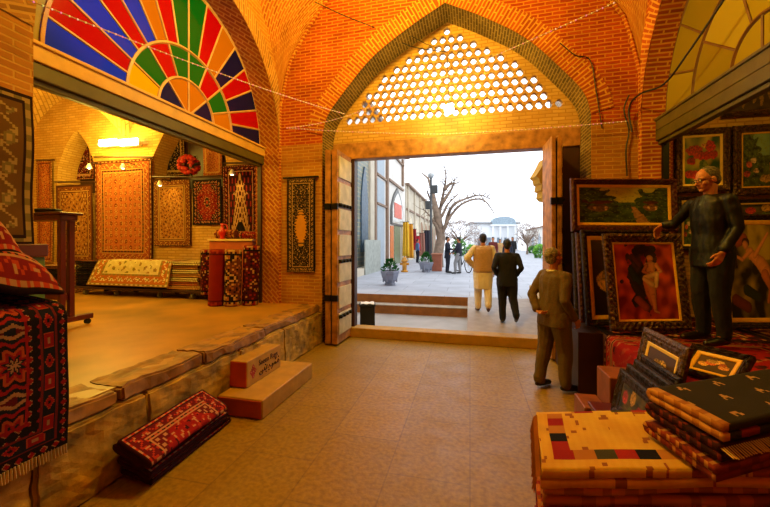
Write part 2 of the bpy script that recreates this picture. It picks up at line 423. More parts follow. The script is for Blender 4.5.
# wooden door case: posts, lintel, leaves
mb = MB(); mb.box((DC-DHW, YP-.06, 3.27), (DC+DHW, YP+.16, 3.57)); struct(mb.build('trim_door_lintel', M['wood'], bevel=.012))
mb = MB(); mb.box((DC-DHW, YP-.03, 0), (-2.08, YP+.14, 3.27)); mb.box((1.34, YP-.03, 0), (DC+DHW, YP+.14, 3.27)); struct(mb.build('trim_door_post', M['wood_dark'], bevel=.01))
mb = MB(); mb.box((DC-DHW, 6.08, 0), (DC+DHW, 6.36, .17)); struct(mb.build('trim_threshold', M['stone_smooth'], bevel=.012))
def leaf(n, x, y0, y1, rz, x1):
    e = struct(empty('door_%d' % n, (x, y0, 0), rz)); W = x1
    L = y1-y0
    for k, off in ((0, 0), (1, W*.5+.012)):
        mb = MB(); mb.box((off, 0, .03), (off+W*.5-.012, L, 3.28)); mb.build('leaf_panel', M['wood'] if k == 0 else M['wood'], e, bevel=.008)
    mb = MB(); fx = W+.001
    for z in (.18, .62, 1.06, 1.5, 1.94, 2.38, 2.82): mb.box((fx, .05, z), (fx+.018, L-.03, z+.36))
    mb.build('raised_plank', M['wood_pale'], e, bevel=.005)
    mb = MB()
    for z in (.75, 2.28):
        mb.box((-.012, -.015, z), (W*.45, .03, z+.1)); mb.box((W*.55, -.015, z), (W+.01, .03, z+.1))
    for z in (.42, 1.35, 2.3):
        for q in range(4): mb.ball((fx+.03, .1+q*(L-.2)/3, z+.06), .032, 8)
        mb.box((fx+.006, .05, z+.03), (fx+.022, L-.05, z+.09))
    mb.build('iron_strap', M['iron'], e)
    mb = MB(); mb.box((W*.5-.012, .02, .05), (W*.5+.012, L-.02, 3.2)); mb.build('leaf_gap', M['black'], e)
    return e
leaf(1, -2.36, 5.46, 6.1, -.03, .22)
e = leaf(2, 1.15, 5.5, 6.1, .02, .14)
# ---- side walls with the big arches
LA = arch_curve(3.80, 1.80, 3.4, 1.85, 2, ROUND)
mb = MB(); arch_wall(mb, 'x', -3, YF, 0, 7.4, LA, XL, 3.4, 0); struct(mb.build('wall_left', M['brick_pier'], fix=False))
mb = MB(); arch_wall(mb, 'x', -3, YF, 0, 7.4, LA, XR, 3.4, 0); struct(mb.build('wall_right', M['brick_far'], fix=False))
fl = [(LA[0][0], 0)] + LA + [(LA[-1][0], 0)]
struct(ring('wall_left_reveal', fl, fl, lambda p, k: (XL-k*.45, p[0], p[1]), M['brick_herring']))
struct(ring('wall_right_reveal', fl, fl, lambda p, k: (XR+k*.35, p[0], p[1]), M['brick_arch']))
LG = arch_curve(3.80, 1.80, 3.4, 1.85, 2, ROUND, grow=.30)
struct(ring('trim_left_arch', LA, LG, lambda p, k: (XL+.01, p[0], p[1]), brick('angled_arch_brick', hx('b8823a'), hx('8a602a'), hx('c99a4c'), .26, .05, .012, rot=.5)))
struct(ring('trim_right_arch', LA, LG, lambda p, k: (XR-.01, p[0], p[1]), M['brick_arch']))
# wall behind the left pier up to the near jamb (inner skin so the shop is closed)
mb = MB(); mb.box((XL-.42, -3, 0), (XL-.02, 1.99, 7.2)); struct(mb.build('wall_left_pier', M['brick_pier']))
mb = MB(); mb.box((XR+.02, -3, 0), (XR+.4, 1.99, 7.2)); struct(mb.build('wall_right_pier', M['brick_far']))
mb = MB(); mb.box((XL-.4, -3.2, 0), (XR+.4, -3, 7.4)); struct(mb.build('wall_near_sky_blocker', M['brick_far']))  # unseen end wall, added to keep open-sky light out of the hall
# ---- vault: four pendentives and a cap
def prof(d, L, H=3.1):
    pts = [(0, 0), (.18, .8), (.6, 1.45), (1.1, 2.05), (L, H)]
    for (a, b), (c, e) in zip(pts, pts[1:]):
        if d <= c: return b+(e-b)*(d-a)/(c-a)
    return H
for k, (cx, cy, sx, sy) in enumerate(((XL, YF, 1, -1), (XR, YF, -1, -1), (XL, 2.05, 1, 1), (XR, 2.05, -1, 1))):
    LX, LY = 2.815, 1.8
    def pos(u, v, cx=cx, cy=cy, sx=sx, sy=sy):
        A = Vector((cx+sx*u*LX, cy, 4.1+prof(u*LX, LX))); B = Vector((cx, cy+sy*u*LY, 4.1+prof(u*LY, LY)))
        p = A.lerp(B, v); s = 4*v*(1-v); p.z += .25*s*u; return p
    o = struct(grid('ceiling_pendentive', pos, 24, 8, M['brick_herring'], wu=3.4, wv=1.6, smooth=True))
mb = MB(); mb.box((XL-.5, -3.2, 7.25), (XR+.5, 7, 7.45)); struct(mb.build('ceiling', M['brick_far']))
# thin rib that outlines each pendentive against the far wall
for cx, sx in ((XL, 1), (XR, -1)):
    pts = [(cx+sx*(d+.0), YF-.02, 4.1+prof(d, 2.815)) for d in [i*.07 for i in range(24)]]
    pts = [(cx+sx*.0, YF-.02, 0.66)]+pts
    mb = MB(); mb.tube(pts, .028, 6); struct(mb.build('trim_vault_rib', M['brick_arch']))
# ---- carpet shop beyond the left arch
mb = MB()
NA = arch_curve(-8.88, .58, 3.35, 1.0, 3); NB = arch_curve(-5.8, .95, 3.35, 1.3, 3)
for (w0, w1, A) in ((-10.6, -7.3, NA), (-7.3, -3.68, NB)):
    arch_wall(mb, 'y', w0, w1, 3.3, 5.6, [(A[0][0], 3.3)]+A+[(A[-1][0], 3.3)], 6.2, 3.3, 0)
mb.quad([(-10.6, 6.2, .64), (-3.2, 6.2, .64), (-3.2, 6.2, 2.86), (-10.6, 6.2, 2.86)])
for a, b in ((-10.6, -9.46), (-8.3, -6.75), (-4.85, -3.2)): mb.quad([(a, 6.2, 2.86), (b, 6.2, 2.86), (b, 6.2, 3.31), (a, 6.2, 3.31)])
struct(mb.build('wall_shop_back', M['brick_yellow'], fix=False))
for A, zb in ((NA, 2.8), (NB, 2.8)):
    F = [(A[0][0], zb)]+A+[(A[-1][0], zb)]
    struct(ring('wall_shop_niche_reveal', F, F, lambda p, k: (p[0], 6.2+k*.5, p[1]), M['brick_yellow']))
    mb = MB(); mb.quad([(A[0][0]-.05, 6.7, zb), (A[-1][0]+.05, 6.7, zb), (A[-1][0]+.05, 6.7, 5), (A[0][0]-.05, 6.7, 5)])
    mb.quad([(A[0][0]-.05, 6.2, 2.86), (A[-1][0]+.05, 6.2, 2.86), (A[-1][0]+.05, 6.75, 2.86), (A[0][0]-.05, 6.75, 2.86)])
    struct(mb.build('wall_shop_niche', M['wood_dark'], fix=False))
mb = MB(); mb.box((-10.8, -.5, 0), (-10.6, 6.3, 6)); mb.box((-10.8, .3, 0), (-3.7, .5, 6)); struct(mb.build('wall_shop_side', M['brick_yellow']))
def vz(t, c, hw, rise):
    a = min(1, abs(t-c)/hw)
    return rise*sqrt(max(0, 1-a**1.9))
def vpos(u, v):
    x = -10.6+u*6.95; y = .5+v*5.72
    cx = -8.88 if x < -7.3 else -5.6; hx_ = 1.65 if x < -7.3 else 1.95
    z1 = vz(x, cx, hx_, 1.75); z2 = vz(y, 3.85, 2.36, 1.9)
    return (x, y, 3.4+max(z1, z2))
struct(grid('ceiling_shop_vault', vpos, 90, 70, brick('vault_buff_brick', hx('dcae58'), hx('c99546'), hx('a87c38'), .2, .07, .012, rot=.78), wu=7, wv=5.7))
# beams at the foot of the fan windows
for (x0, x1, nm) in ((XLg-.06, XLg+.1, 'l'), (XRg-.12, XRg+.06, 'r')):
    mb = MB(); mb.box((x0, 1.95, 3.27), (x1, 5.62, 3.42)); mb.box((x0-.02, 2.0, 3.405), (x1+.02, 5.62, 3.44))
    struct(mb.build('trim_fan_sill', plain('gold_tan_sill', hx('d0a040'), .45, var=.2) if nm == 'l' else plain('dull_olive_sill', hx('5e5222'), .4), bevel=.008))
    mb = MB(); mb.box((x0+.0, 2.0, 3.13), (x1-.02, 5.62, 3.268)); mb.box((x0+.03, 2.0, 3.08), (x1-.06, 5.62, 3.13))
    struct(mb.build('trim_shutter_housing', M['shutter'], bevel=.01))
mb = MB(); mb.box((XLg-.02, 5.55, .65), (XLg+.05, 5.6, 3.2)); struct(mb.build('trim_shutter_rail', M['wood_dark']))
mb = MB(); mb.box((XRg-.05, 5.55, .7), (XRg+.02, 5.6, 3.2)); struct(mb.build('trim_shutter_rail', M['iron']))
# ---- fan windows
PAL = dict(b=hx('0a30ff'), n=hx('101050'), r=hx('a80408'), a=hx('b06a0c'), g=hx('056018'), y=hx('d8a400'))
def glass_mat(name, trans=.45):
    m = bpy.data.materials.new(name); m.use_nodes = True; n = m.node_tree.nodes; l = m.node_tree.links; b = n['Principled BSDF']; out = n['Material Output']
    a = n.new('ShaderNodeVertexColor'); a.layer_name = 'Col'; l.new(a.outputs['Color'], b.inputs['Base Color']); b.inputs['Roughness'].default_value = .12
    t = n.new('ShaderNodeBsdfTranslucent'); l.new(a.outputs['Color'], t.inputs['Color']); mx = n.new('ShaderNodeMixShader'); mx.inputs[0].default_value = trans
    l.new(b.outputs[0], mx.inputs[1]); l.new(t.outputs[0], mx.inputs[2]); l.new(mx.outputs[0], out.inputs['Surface']); return m
for nm_, x_, m_ in (('left', XLg, plain('greenish_plaster', hx('9a8a48'), .8)), ('right', XRg, plain('olive_plaster', hx('7a6a34'), .8))):
    F_ = arch_curve(3.95, 1.66, 3.43, 1.76, 2, ROUND); F2 = arch_curve(3.80, 1.84, 3.35, 1.95, 2, ROUND)
    struct(ring('wall_%s_fan_surround' % nm_, F_, F2, lambda p, k, x_=x_: (x_-.004 if x_ < 0 else x_+.004, p[0], p[1]), m_))
def fan(n, x, cols3, mat_g, mat_f, rings=(.47, .87, 1.85)):
    c, z0 = 3.95, 3.43
    def outer(a):
        # matches the wall arch
        return 1.68*(1+.06*sin(a)**2)
    def p(r, a): return (x, c-r*cos(a), z0+r*sin(a))
    mb = MB(); fr = MB(); bars = []
    def band(r0f, r1f, cols):
        N = len(cols)
        for i, cc in enumerate(cols):
            a0, a1 = pi*i/N, pi*(i+1)/N; S = 6
            for k in range(S):
                b0, b1 = a0+(a1-a0)*k/S, a0+(a1-a0)*(k+1)/S
                mb.quad([p(r0f(b0), b0), p(r1f(b0), b0), p(r1f(b1), b1), p(r0f(b1), b1)], col=PAL[cc] if isinstance(cc, str) else cc)
            if i: bars.append([p(r0f(a0), a0), p(r1f(a0), a0)])
    R0, R1 = rings[0], rings[1]
    band(lambda a: R1, outer, cols3[2]); band(lambda a: R0, lambda a: R1, cols3[1]); band(lambda a: .01, lambda a: R0, cols3[0])
    for r in (lambda a: R0, lambda a: R1, lambda a: outer(a)-.02):
        bars.append([p(r(pi*k/40), pi*k/40) for k in range(41)])
    for b in bars: fr.tube(b, .016 if len(b) == 2 else .022, 5)
    w = struct(mb.build('window_%d' % n, mat_g, fix=False)); f = fr.build('window_mullion', mat_f, w)
    return w
fan(2, XLg, (['n', 'a', 'a', 'n'], list('ygrggrga'), list('brbrbarggranrnrn')), glass_mat('stained_glass'), plain('tan_mullion', hx('c79a4a'), .5))
ol = [hx('b09c2c'), hx('a08c24'), hx('bba838'), hx('988420')]
fan(3, XRg, ([ol[0]]*2, [ol[1], ol[3], ol[0], ol[2], ol[1]], [ol[0], ol[2], ol[1], ol[3], ol[2], ol[0], ol[3], ol[1], ol[0]]), glass_mat('dusty_olive_glass', .4), plain('brown_mullion', hx('6e4a20'), .5), rings=(.4, 1.05, 1.85))
# painting shop beyond the right arch
mb = MB(); mb.box((XRg-.3, 5.72, 0), (6.4, 5.9, 6.2)); mb.box((6.2, .4, 0), (6.4, 5.9, 6.2)); mb.box((2.7, .4, 0), (6.4, .6, 6.2)); struct(mb.build('wall_painting_shop', M['brick_yellow']))
mb = MB(); mb.box((2.7, .4, 6.0), (6.4, 5.9, 6.2)); struct(mb.build('ceiling_painting_shop', M['brick_yellow']))
# ================================================================ the street outside
def pave():
    m = brick('pale_street_paving', hx('b4b8c2'), hx('a9aeb9'), hx('92959e'), 1.2, .8, .012, rough=.6, bump=.2, dirt=.2); return m
M['pave'] = pave()
M['riser'] = plain('shaded_brown_riser', hx('94602c'), .7, var=.3)  # shade on the risers is put into the colour as a darker brown
mb = MB(); mb.box((-4.6, 6.36, -.15), (1.4, 8.34, -.002)); struct(mb.build('ground_lower', plain('grey_wet_paving', hx('a4a4a6'), .45, var=.2, scale=2)))
mb = MB(); mb.box((-4.6, 8.3, -.1), (-.05, 8.62, .195)); struct(mb.build('trim_step_lower', M['riser'], bevel=.01))
mb = MB(); mb.box((-4.6, 8.29, .195), (-.05, 8.62, .215)); struct(mb.build('trim_step_tread', plain('grey_tread', hx('b0aaa0'), .6)))
mb = MB(); mb.box((-4.6, 8.62, -.1), (9, 75, .42)); struct(mb.build('ground_plaza', M['pave']))
mb = MB(); mb.box((-4.6, 8.60, .2), (-.05, 8.66, .419)); struct(mb.build('trim_step_upper', M['riser'], bevel=.005))
mb = MB(); mb.prism([(-.05, 6.36, 0), (-.05, 8.66, 0), (-.05, 8.66, .425), (-.05, 6.36, .165)], (1.42, 0, 0)); struct(mb.build('ground_ramp', plain('grey_brown_ramp', hx('9c9088'), .6, var=.2)))
mb = MB(); mb.prism([(1.37, 6.36, 0), (1.37, 8.9, 0), (1.37, 8.9, .72), (1.37, 6.36, .44)], (.3, 0, 0)); struct(mb.build('wall_ramp', M['stone_smooth'], bevel=.015))
# ================================================================ rugs
M['rug'] = attr('knotted_wool', .95, .6, 260)
M['canvas'] = attr('oil_canvas', .45, .25, 120, spec=.4)
M['fringe'] = plain('cream_fringe', hx('c9a76a'), .9, var=.3, scale=40)
def hsh(*a):
    return (math.sin(a[0]*127.1+(a[1] if len(a) > 1 else 0)*311.7+(a[2] if len(a) > 2 else 0)*74.7)*43758.5453) % 1
def persian(w, h, field, border, accent, light, dark, style='medallion', seed=1, bw=.17):
    """colour of a Persian rug at (u,v); w,h in metres"""
    B = bw*w
    def f(u, v):
        x, y = u*w, v*h; dx = min(x, w-x); dy = min(y, h-y); d = min(dx, dy)
        s = y if dx < dy else x
        if d < B:
            t = d/B
            if t < .08: return dark
            if t < .17: return accent if int(s/(B*.2)) % 2 else light
            if t < .24: return dark
            if t > .93: return light
            if t > .80: return dark if int(s/(B*.16)) % 2 else accent
            if t > .75: return light
            # rosettes and leaves along the main border
            p = (s/(B*.75)) % 1-.5; q = (t-.495)/.5
            r = math.hypot(p, q)
            if r < .12: return light
            if r < .22: return accent
            if r < .29: return light if int(math.atan2(q, p)*4/pi+8) % 2 else border
            if abs(q-.28*sin(2*pi*s/(B*.75))) < .07: return light if int(seed) % 2 else accent
            return border
        X, Y = abs(x-w/2)/(w/2-B), abs(y-h/2)/(h/2-B)
        xm, ym = x-w/2, y-h/2
        ang = math.atan2(ym, xm)
        if style == 'medallion':
            m = X*1.25+Y*1.5+.06*cos(8*ang)
            if m < .16: return accent
            if m < .22: return light
            if m < .48:
                k = sin(14*X+1)*sin(14*Y)
                return border if k > .12 else (light if k < -.55 else dark)
            if m < .55: return light
            if X+Y > 1.45+.05*sin(18*X): 
                return border if sin(26*X)*sin(26*Y) < .35 else light
        if style == 'prayer':
            top = 1-(v*h-B)/(h-2*B)   # from bottom
            yy = 1-top
            hw = .55+.1*sin(yy*9) if yy < .62 else max(0, (1-yy)*1.7)*(.85+.2*cos(yy*40))
            if yy < .1: hw = .8
            if X < hw: 
                if yy < .16 and X < .5-yy*2: return dark
                k = sin(30*X)*cos(34*yy+sin(X*8)); return light if k > -.25 else field
            return border if sin(20*X)*sin(24*yy) < .4 else accent
        if style == 'boteh':
            gx = (x/w*12); gy = (y/h*17); i, j = int(gx), int(gy); fx, fy = gx-i-.5, gy-j-.5
            if j % 2: fx = -fx
            r = math.hypot(fx*1.25, fy+.1*fx)
            if r < .13: return light
            if r < .33: return accent if (i+j) % 2 else border
            if r < .39: return light
            return field
        if style == 'gabbeh':
            return field
        if style == 'tribal':
            k = int(ym/(w*.42)+100.5); yc = (k-100)*(w*.42)
            m = abs(xm)/(w*.30)+abs(ym-yc)/(w*.21)
            m = int(m*7)/7
            if m < .2: return light
            if m < .4: return accent
            if m < .6: return dark
            if m < .75: return light
            if m < .95: return accent if int((x+y)/(w*.05)) % 2 else border
        # floral field
        K = 20/w
        a = sin(x*K*2.3+1.3*sin(y*K*1.1))*sin(y*K*2.0+1.1*sin(x*K*1.2))
        g = hsh(int(x*K*2), int(y*K*2), seed)
        if a > .72: return light if g > .4 else accent
        if a < -.62: return accent if g > .5 else dark
        if abs(sin(x*K*1.15+y*K*.8+sin(y*K*1.5))) < .12: return light if style != 'tribal' else dark
        return field
    return f
RUGS = dict(
 red=(hx('7c0d0c'), hx('1c1020'), hx('a83018'), hx('ac7c4c'), hx('180a10')),
 gold=(hx('9c6428'), hx('7c4418'), hx('5c2412'), hx('b88c40'), hx('4a2410')),
 orange=(hx('b0602c'), hx('984820'), hx('782c14'), hx('bc8a44'), hx('3c1810')),
 cream=(hx('d8c07c'), hx('b8562c'), hx('8a6a2c'), hx('ece0b0'), hx('5a3014')),
 navy=(hx('1c1a26'), hx('2a1c1c'), hx('8a5a2c'), hx('c9a45c'), hx('100c10')),
 wine=(hx('4a0a12'), hx('300a12'), hx('8c2018'), hx('b88a5c'), hx('14060a')),
 brown=(hx('6a3418'), hx('3c1c10'), hx('a5622c'), hx('c9a060'), hx('1c100a')),
)
def pal(k, **kw): return RUGS[k]
def hang_rug(w, h, k, style, label, group, bl, yaw=0, seed=1, n=56, name='hanging_rug', fringe=True, tilt=0, swap=None, cat='rug'):
    """a rug hung flat: bl = lower left corner (world), facing -Y turned by yaw; one thing > pile, fringe"""
    e = empty(name, bl, yaw, label=label, cat=cat, group=group)
    fn = persian(w, h, *pal(k), style, seed)
    def pos(u, v): return (u*w, .012*sin(u*9+seed)+.01*sin(v*5)+tilt*(1-v), v*h)
    grid('rug_field', pos, n, int(n*h/w), M['rug'], e, fn, thick=.012, smooth=False)
    if fringe:
        mb = MB(); k_ = 0
        N = int(w/.02)
        for i in range(N):
            x = (i+.5)*w/N
            mb.box((x-.006, -.002+tilt, -.05-.012*hsh(i, 3)), (x+.006, .008+tilt, .004))
        mb.build('fringe', M['fringe'], e, uvs=False)
    return e
def drape(path, wv, k, style, name, label, cat='rug', group=None, seed=1, n=50, thick=.014, w=None, parent=None, fringe=False, colf=None, res=None, wave=.006, loc=None):
    """a rug whose cross-section follows path (list of points) extruded along vector wv"""
    path = [Vector(p) for p in path]; wv = Vector(wv); W = wv.length
    acc = [0]
    for a, b in zip(path, path[1:]): acc.append(acc[-1]+(b-a).length)
    L = acc[-1]
    def at(s):
        s *= L
        for i in range(len(path)-1):
            if s <= acc[i+1] or i == len(path)-2:
                t = (s-acc[i])/max(1e-9, acc[i+1]-acc[i]); return path[i].lerp(path[i+1], min(1, t))
    fn = colf or persian(W, L, *pal(k), style, seed)
    def pos(u, v):
        p = at(v)+wv*u
        p = p+noise.noise_vector(Vector((u*W*2.5, v*L*2.5, seed*7.3)))*wave
        return p
    o = grid(name, pos, n, res or max(8, int(n*L/W)), M['rug'], parent, fn, thick=abs(thick), smooth=True, mid=True)
    return o, at, L
def folded_rug(a, du, dv, layers, t, k, style, label, group, seed=1, name='folded_rug', n=26, colf=None, cat='rug', jitter=.01, fringe=False, wave=.008):
    """rug folded back and forth into a flat pack: a = lower corner, du = along the fold lines, dv = depth; fold edges round"""
    a = Vector(a); du = Vector(du); dv = Vector(dv); D = dv.length; dn = dv/D
    pts = []; rnd = random.Random(seed)
    for L in range(layers):
        z = t*.5+L*t*1.02; o1, o2 = rnd.uniform(0, jitter), D-rnd.uniform(0, jitter)
        s, e_ = (o2, o1) if L % 2 else (o1, o2)
        if L: 
            zc = z-t*.51
            for q in range(1, 4):
                an = -pi/2+pi*q/4; sx = (1 if L % 2 else -1)
                pts.append(a+dn*((D if L % 2 else 0)+sx*cos(an)*t*.45)+Vector((0, 0, zc+sin(an)*t*.5)))
        for q in range(5): pts.append(a+dn*(s+(e_-s)*(q+.0)/4)+Vector((0, 0, z)))
    e = empty(name, tuple(a+du*.5+dv*.5), 0, label=label, cat=cat, group=group)
    off = Vector(e.location)
    pts = [p-off for p in pts]
    L = sum((q-p).length for p, q in zip(pts, pts[1:]))
    o, at, _ = drape(pts, du, k, style, 'rug_field', None, seed=seed, n=n, thick=t*.8, parent=e, res=min(160, layers*22), wave=wave, colf=colf)
    if fringe:
        mb = MB(); N = int(du.length/.015)
        for i in range(N):
            p = pts[-1]+du*((i+.5)/N); q = p+(pts[-1]-pts[-2]).normalized()*.05+Vector((0, 0, -.012-.01*hsh(i)))
            mb.tube([p, q], .0035, 4)
        mb.build('fringe', M['fringe'], e, uvs=False)
    return e
def rolled_rug(a, b, r, k, style, label, group, seed=1, name='rolled_rug', rx=1, cat='rug', n=26):
    """a rolled rug from a to b: spiral end, patterned outside"""
    a, b = Vector(a), Vector(b); e = empty(name, tuple(a), 0, label=label, cat=cat, group=group)
    d = b-a; L = d.length; dd = d.normalized(); u = dd.orthogonal().normalized(); w = dd.cross(u)
    fn = persian(2*pi*r, L, *pal(k), style, seed, bw=.12)
    def pos(v, s):
        an = 2*pi*1.08*v; rr = r*(1+.07*v) + .004*sin(an*3+s*4)
        return tuple((u*cos(an)+w*sin(an))*rr+dd*(s*L))
    grid('rug_field', pos, n, int(max(14, n*L/(2*pi*r))), M['rug'], e, lambda x, y: fn(x, y), thick=.012)
    for z in (0, L):
        pts = []
        for i in range(70):
            an = 2*pi*4*i/69; rr = r*(.12+.84*i/69); pts.append((u*cos(an)+w*sin(an))*rr+dd*(z+(-.004 if z == 0 else .004)))
        mb = MB(); mb.tube(pts, r*.09, 5)
        # the hidden windings just inside the end
        ring_ = [(u*cos(2*pi*j/16)+w*sin(2*pi*j/16))*r*.97+dd*(z+(.012 if z == 0 else -.012)) for j in range(16)]
        mb.quad(ring_); mb.build('rolled_end', plain('rug_backing_'+k, [c*.8 for c in RUGS[k][2]], .9, scale=30), e, uvs=False)
    return e
def plainfold(c1, c2, c3=None):
    def f(u, v):
        q = (v*60) % 1
        c = tuple(c1[i]*(.75+.5*abs(sin(v*31)))*(1-.35*(noise.noise(Vector((u*20, v*50, 1))) > .1)) for i in range(3))
        return (c3 or c2) if q < .13 else (c2 if q > .82 else c)
    return f
# ---- rug hung on the far pier, left of the door
p = PY(287, 272, YF-.05); q = PY(315, 177, YF-.05); w_, h_ = q.x-p.x, q.z-p.z
def pier_rug(u, v):
    X, Y = abs(u-.5)*2, abs(v-.5)*2
    f = persian(w_, h_, hx('2c2420'), hx('3c2c20'), hx('8a6234'), hx('b8945a'), hx('140e0c'), 'flor', 3, .2)
    m = math.hypot((u-.5)/.21, (v-.47)/.17)
    if m < 1: return hx('d8982c') if m < .82 or int(v*60) % 2 else hx('5a3418')
    if .28 < v < .3 or .64 < v < .66: return hx('c99a3c') if X < .2 else f(u, v)
    return f(u, v)
e = empty('hanging_rug', tuple(p), 0, label='narrow dark rug with gold oval medallion hung on the brick pier beside the doorway', cat='rug')
grid('rug_field', lambda u, v: (u*w_, .004*sin(v*8), v*h_), 44, 140, M['rug'], e, pier_rug, thick=.012, smooth=False)
mb = MB(); mb.box((-.08, -.012, h_-.005), (w_+.06, .02, h_+.02)); mb.build('hanging_rod', M['iron'], e)
# ---- rug on the near left pier
p1, p0 = PX(33, 245, XL+.03), PX(33, 97, XL+.03)
e = empty('hanging_rug', (XL+.035, p1.y, p1.z), pi/2, label='large speckled dark rug covering the brick pier above the heap of red rugs', cat='rug')
hh = p0.z-p1.z; W = 1.5
fn = persian(W, hh, hx('4a2c1c'), hx('6a4a20'), hx('7a6a3a'), hx('a58a50'), hx('2a1410'), 'boteh', 5, .2)
grid('rug_field', lambda u, v: (-W+u*W, .01*sin(v*9+u*5), v*hh), 90, 90, M['rug'], e, fn, thick=.014, smooth=False)
# ---- draped pile at the platform edge, bottom left
SX = -2.44
yR = PX(67, 440, SX).y; zB = PX(67, 443, SX).z; zT = 1.34
W = 1.25
random.seed(5)
path = [(SX, yR, zB)]
path += [(SX+.0, yR, zB+(zT-.06-zB)*i/6) for i in range(1, 7)] + [(SX-.03, yR, zT-.015), (SX-.09, yR, zT+.01)] + [(SX-.09-i*.12, yR, zT+.012+.01*i) for i in range(1, 6)]
e = empty('draped_rug', (SX-.3, yR-W/2, .655), 0, label='dark red and navy tribal rug draped over the pile and hanging past the platform edge', cat='rug')
off = Vector(e.location); pp = [Vector(q)-Vector((0, W, 0))-off for q in path]
RUGS['deep'] = (hx('1c0a10'), hx('26080c'), hx('8c1410'), hx('b8503a'), hx('0c0a12'))
def deep(u, v):
    w, h = W, 1.45; x, y = u*w, v*h; dx = min(x, w-x); d = min(dx, y)
    red, dk, lt, nv, org = hx('8c1210'), hx('170a0e'), hx('a07858'), hx('181628'), hx('a5431c')
    if d < .20:
        t = d/.20; s = x if y < dx else y
        if t < .06: return dk
        if .28 < t < .72:
            if t < .33 or t > .67: return hx('6a1c18')
            c = (s/.115) % 1-.5; q = (t-.5)/.17*.5; m = max(abs(c), abs(q)) if int(s/.115) % 2 else abs(c)+abs(q)
            if m < .13: return lt if int(s/.115) % 2 else dk
            if m < .33: return red
            if m < .38: return org
            return nv
        c = (s/.058) % 1-.5; q = ((t % .28)/.28-.5); m = abs(c)+abs(q)
        return red if m < .3 else (lt if m < .36 else dk)
    if d < .215: return red
    # two columns of stacked palmettes
    X = abs(u-.5)*w; row = y/.36; k = int(row); fy = row-k-.5; fx = (X-.0)/.36 if X < .18 else (X-.36)/.36
    r = math.hypot(fx*1.2, fy*1.1); a = math.atan2(fy, fx); rr = int((r+.05*cos(8*a))*15)
    return [lt, nv, red, org, dk, red, nv, lt, dk][min(8, rr)] if rr < 8 else (hx('5a0e10') if (int(x/.05)+int(y/.05)) % 3 else nv)
o, at, L = drape(pp, (0, W, 0), 'deep', 'tribal', 'rug_field', None, n=200, res=250, parent=e, colf=deep, thick=-.016, wave=.012)
mb = MB()
for i in range(80):
    y = pp[0].y+W*(i+.5)/80; mb.tube([(pp[0].x, y, pp[0].z+.01), (pp[0].x+.006, y+.004*sin(i), pp[0].z-.045-.012*hsh(i))], .006, 4)
mb.build('fringe', plain('cream_rug_fringe', hx('b8a070'), .9), e, uvs=False)
# the pile under it and the loose heap on top
zz = .652; gl = 'folded rugs in the draped pile on the platform edge'
for i in range(6):
    t = .052
    folded_rug((-2.98, yR-1.2, zz), (0, 1.13-.02*i, 0), (.44, 0, 0), 2, t, ['wine', 'red', 'navy', 'brown', 'red', 'wine'][i], 'flor',
               'dark folded rug under the draped tribal rug, %s of the pile' % ['lowest', 'second lowest', 'third lowest', 'third highest', 'second highest', 'topmost'][i], gl, seed=20+i, n=14); zz += t*2.08
random.seed(9)
cols = [('red', .0, .26), ('orange', .05, .2), ('wine', .1, .16)]
heaps = [('folded red rug crumpled on top of the draped pile, lowest of the heap', [(0, .0), (.35, .10), (.62, .05)], 0),
         ('bright red rug slumped over the heap below the speckled hanging rug', [(0, .0), (.3, .16), (.6, .0)], 1),
         ('orange and black tribal rug folded at the top of the red heap', [(0, .0), (.22, .14), (.42, .02)], 2)]
zb = 1.395
for i, (lab, prf, q) in enumerate(heaps):
    k = ['red', 'red', 'orange'][i]
    e = empty('heaped_rug', (-2.82, 1.20-.09*i, zb), .15*i, label=lab, cat='rug', group=None)
    ww, dd_ = .92-.16*i, .60-.10*i; HT = [.24, .24, .24][i]
    def pos(u, v, ww=ww, dd_=dd_, HT=HT, i=i):
        a = (u-.5)*2; b = (v-.5)*2
        z = HT*max(0, 1-abs(a)**9)**.8*max(0, 1-abs(b)**5)+.02*noise.noise(Vector((a*3, b*3, i*5)))+.03*sin(a*5+b*7+i)*(1-abs(a))+.05*(1-a*a)
        return (b*dd_*.52, a*ww*.52, max(z, .0))
    fn = persian(ww*1.6, dd_*1.8, hx('b01c0c'), hx('8a140c'), hx('c8441c'), hx('c8905c'), hx('2a0a0c'), 'tribal', 40+i, .12)
    grid('rug_field', pos, 60, 60, M['rug'], e, fn, thick=.02)
    zb += HT-.01
# ---- rolls and folds on the ground against the platform
GL = 'rugs lying on the paving against the platform'
def place_floor_pack():
    RUGS['redpack'] = (hx('981410'), hx('6a1014'), hx('b8341c'), hx('c08a5c'), hx('3a0c12'))
    a = PZ(170, 474, .0); b = PZ(232, 422, .0); a = a-(b-a).normalized()*.12       # the free long edge
    d = (b-a); d.z = 0; un = d.normalized(); perp = Vector((-un.y, un.x, 0))
    L = d.length
    lay = [('redpack', 'flor', .27, .0, .02, .045, 'dark bottom rug of the small pile lying on the paving'),
           ('redpack', 'tribal', .26, .0, .03, .05, 'red and navy folded rug in the middle of the small pile on the paving'),
           ('redpack', 'medallion', .25, .0, .035, .045, 'red medallion rug folded on top of the small pile on the paving')]
    z = .003
    for i, (k, st, W, o, t, hgt, lab) in enumerate(lay):
        folded_rug(a+un*(-.02-.03*i)+perp*(.0+o)+Vector((0, 0, z)), un*(L+.02-.03*i), perp*W+Vector((0, 0, .05+.035*i)), 2 if i < 2 else 3, t, k, st, lab, None, seed=50+i, n=60, jitter=.03, wave=.012)
        z += t*(2 if i < 2 else 3)*1.03+.012
place_floor_pack()
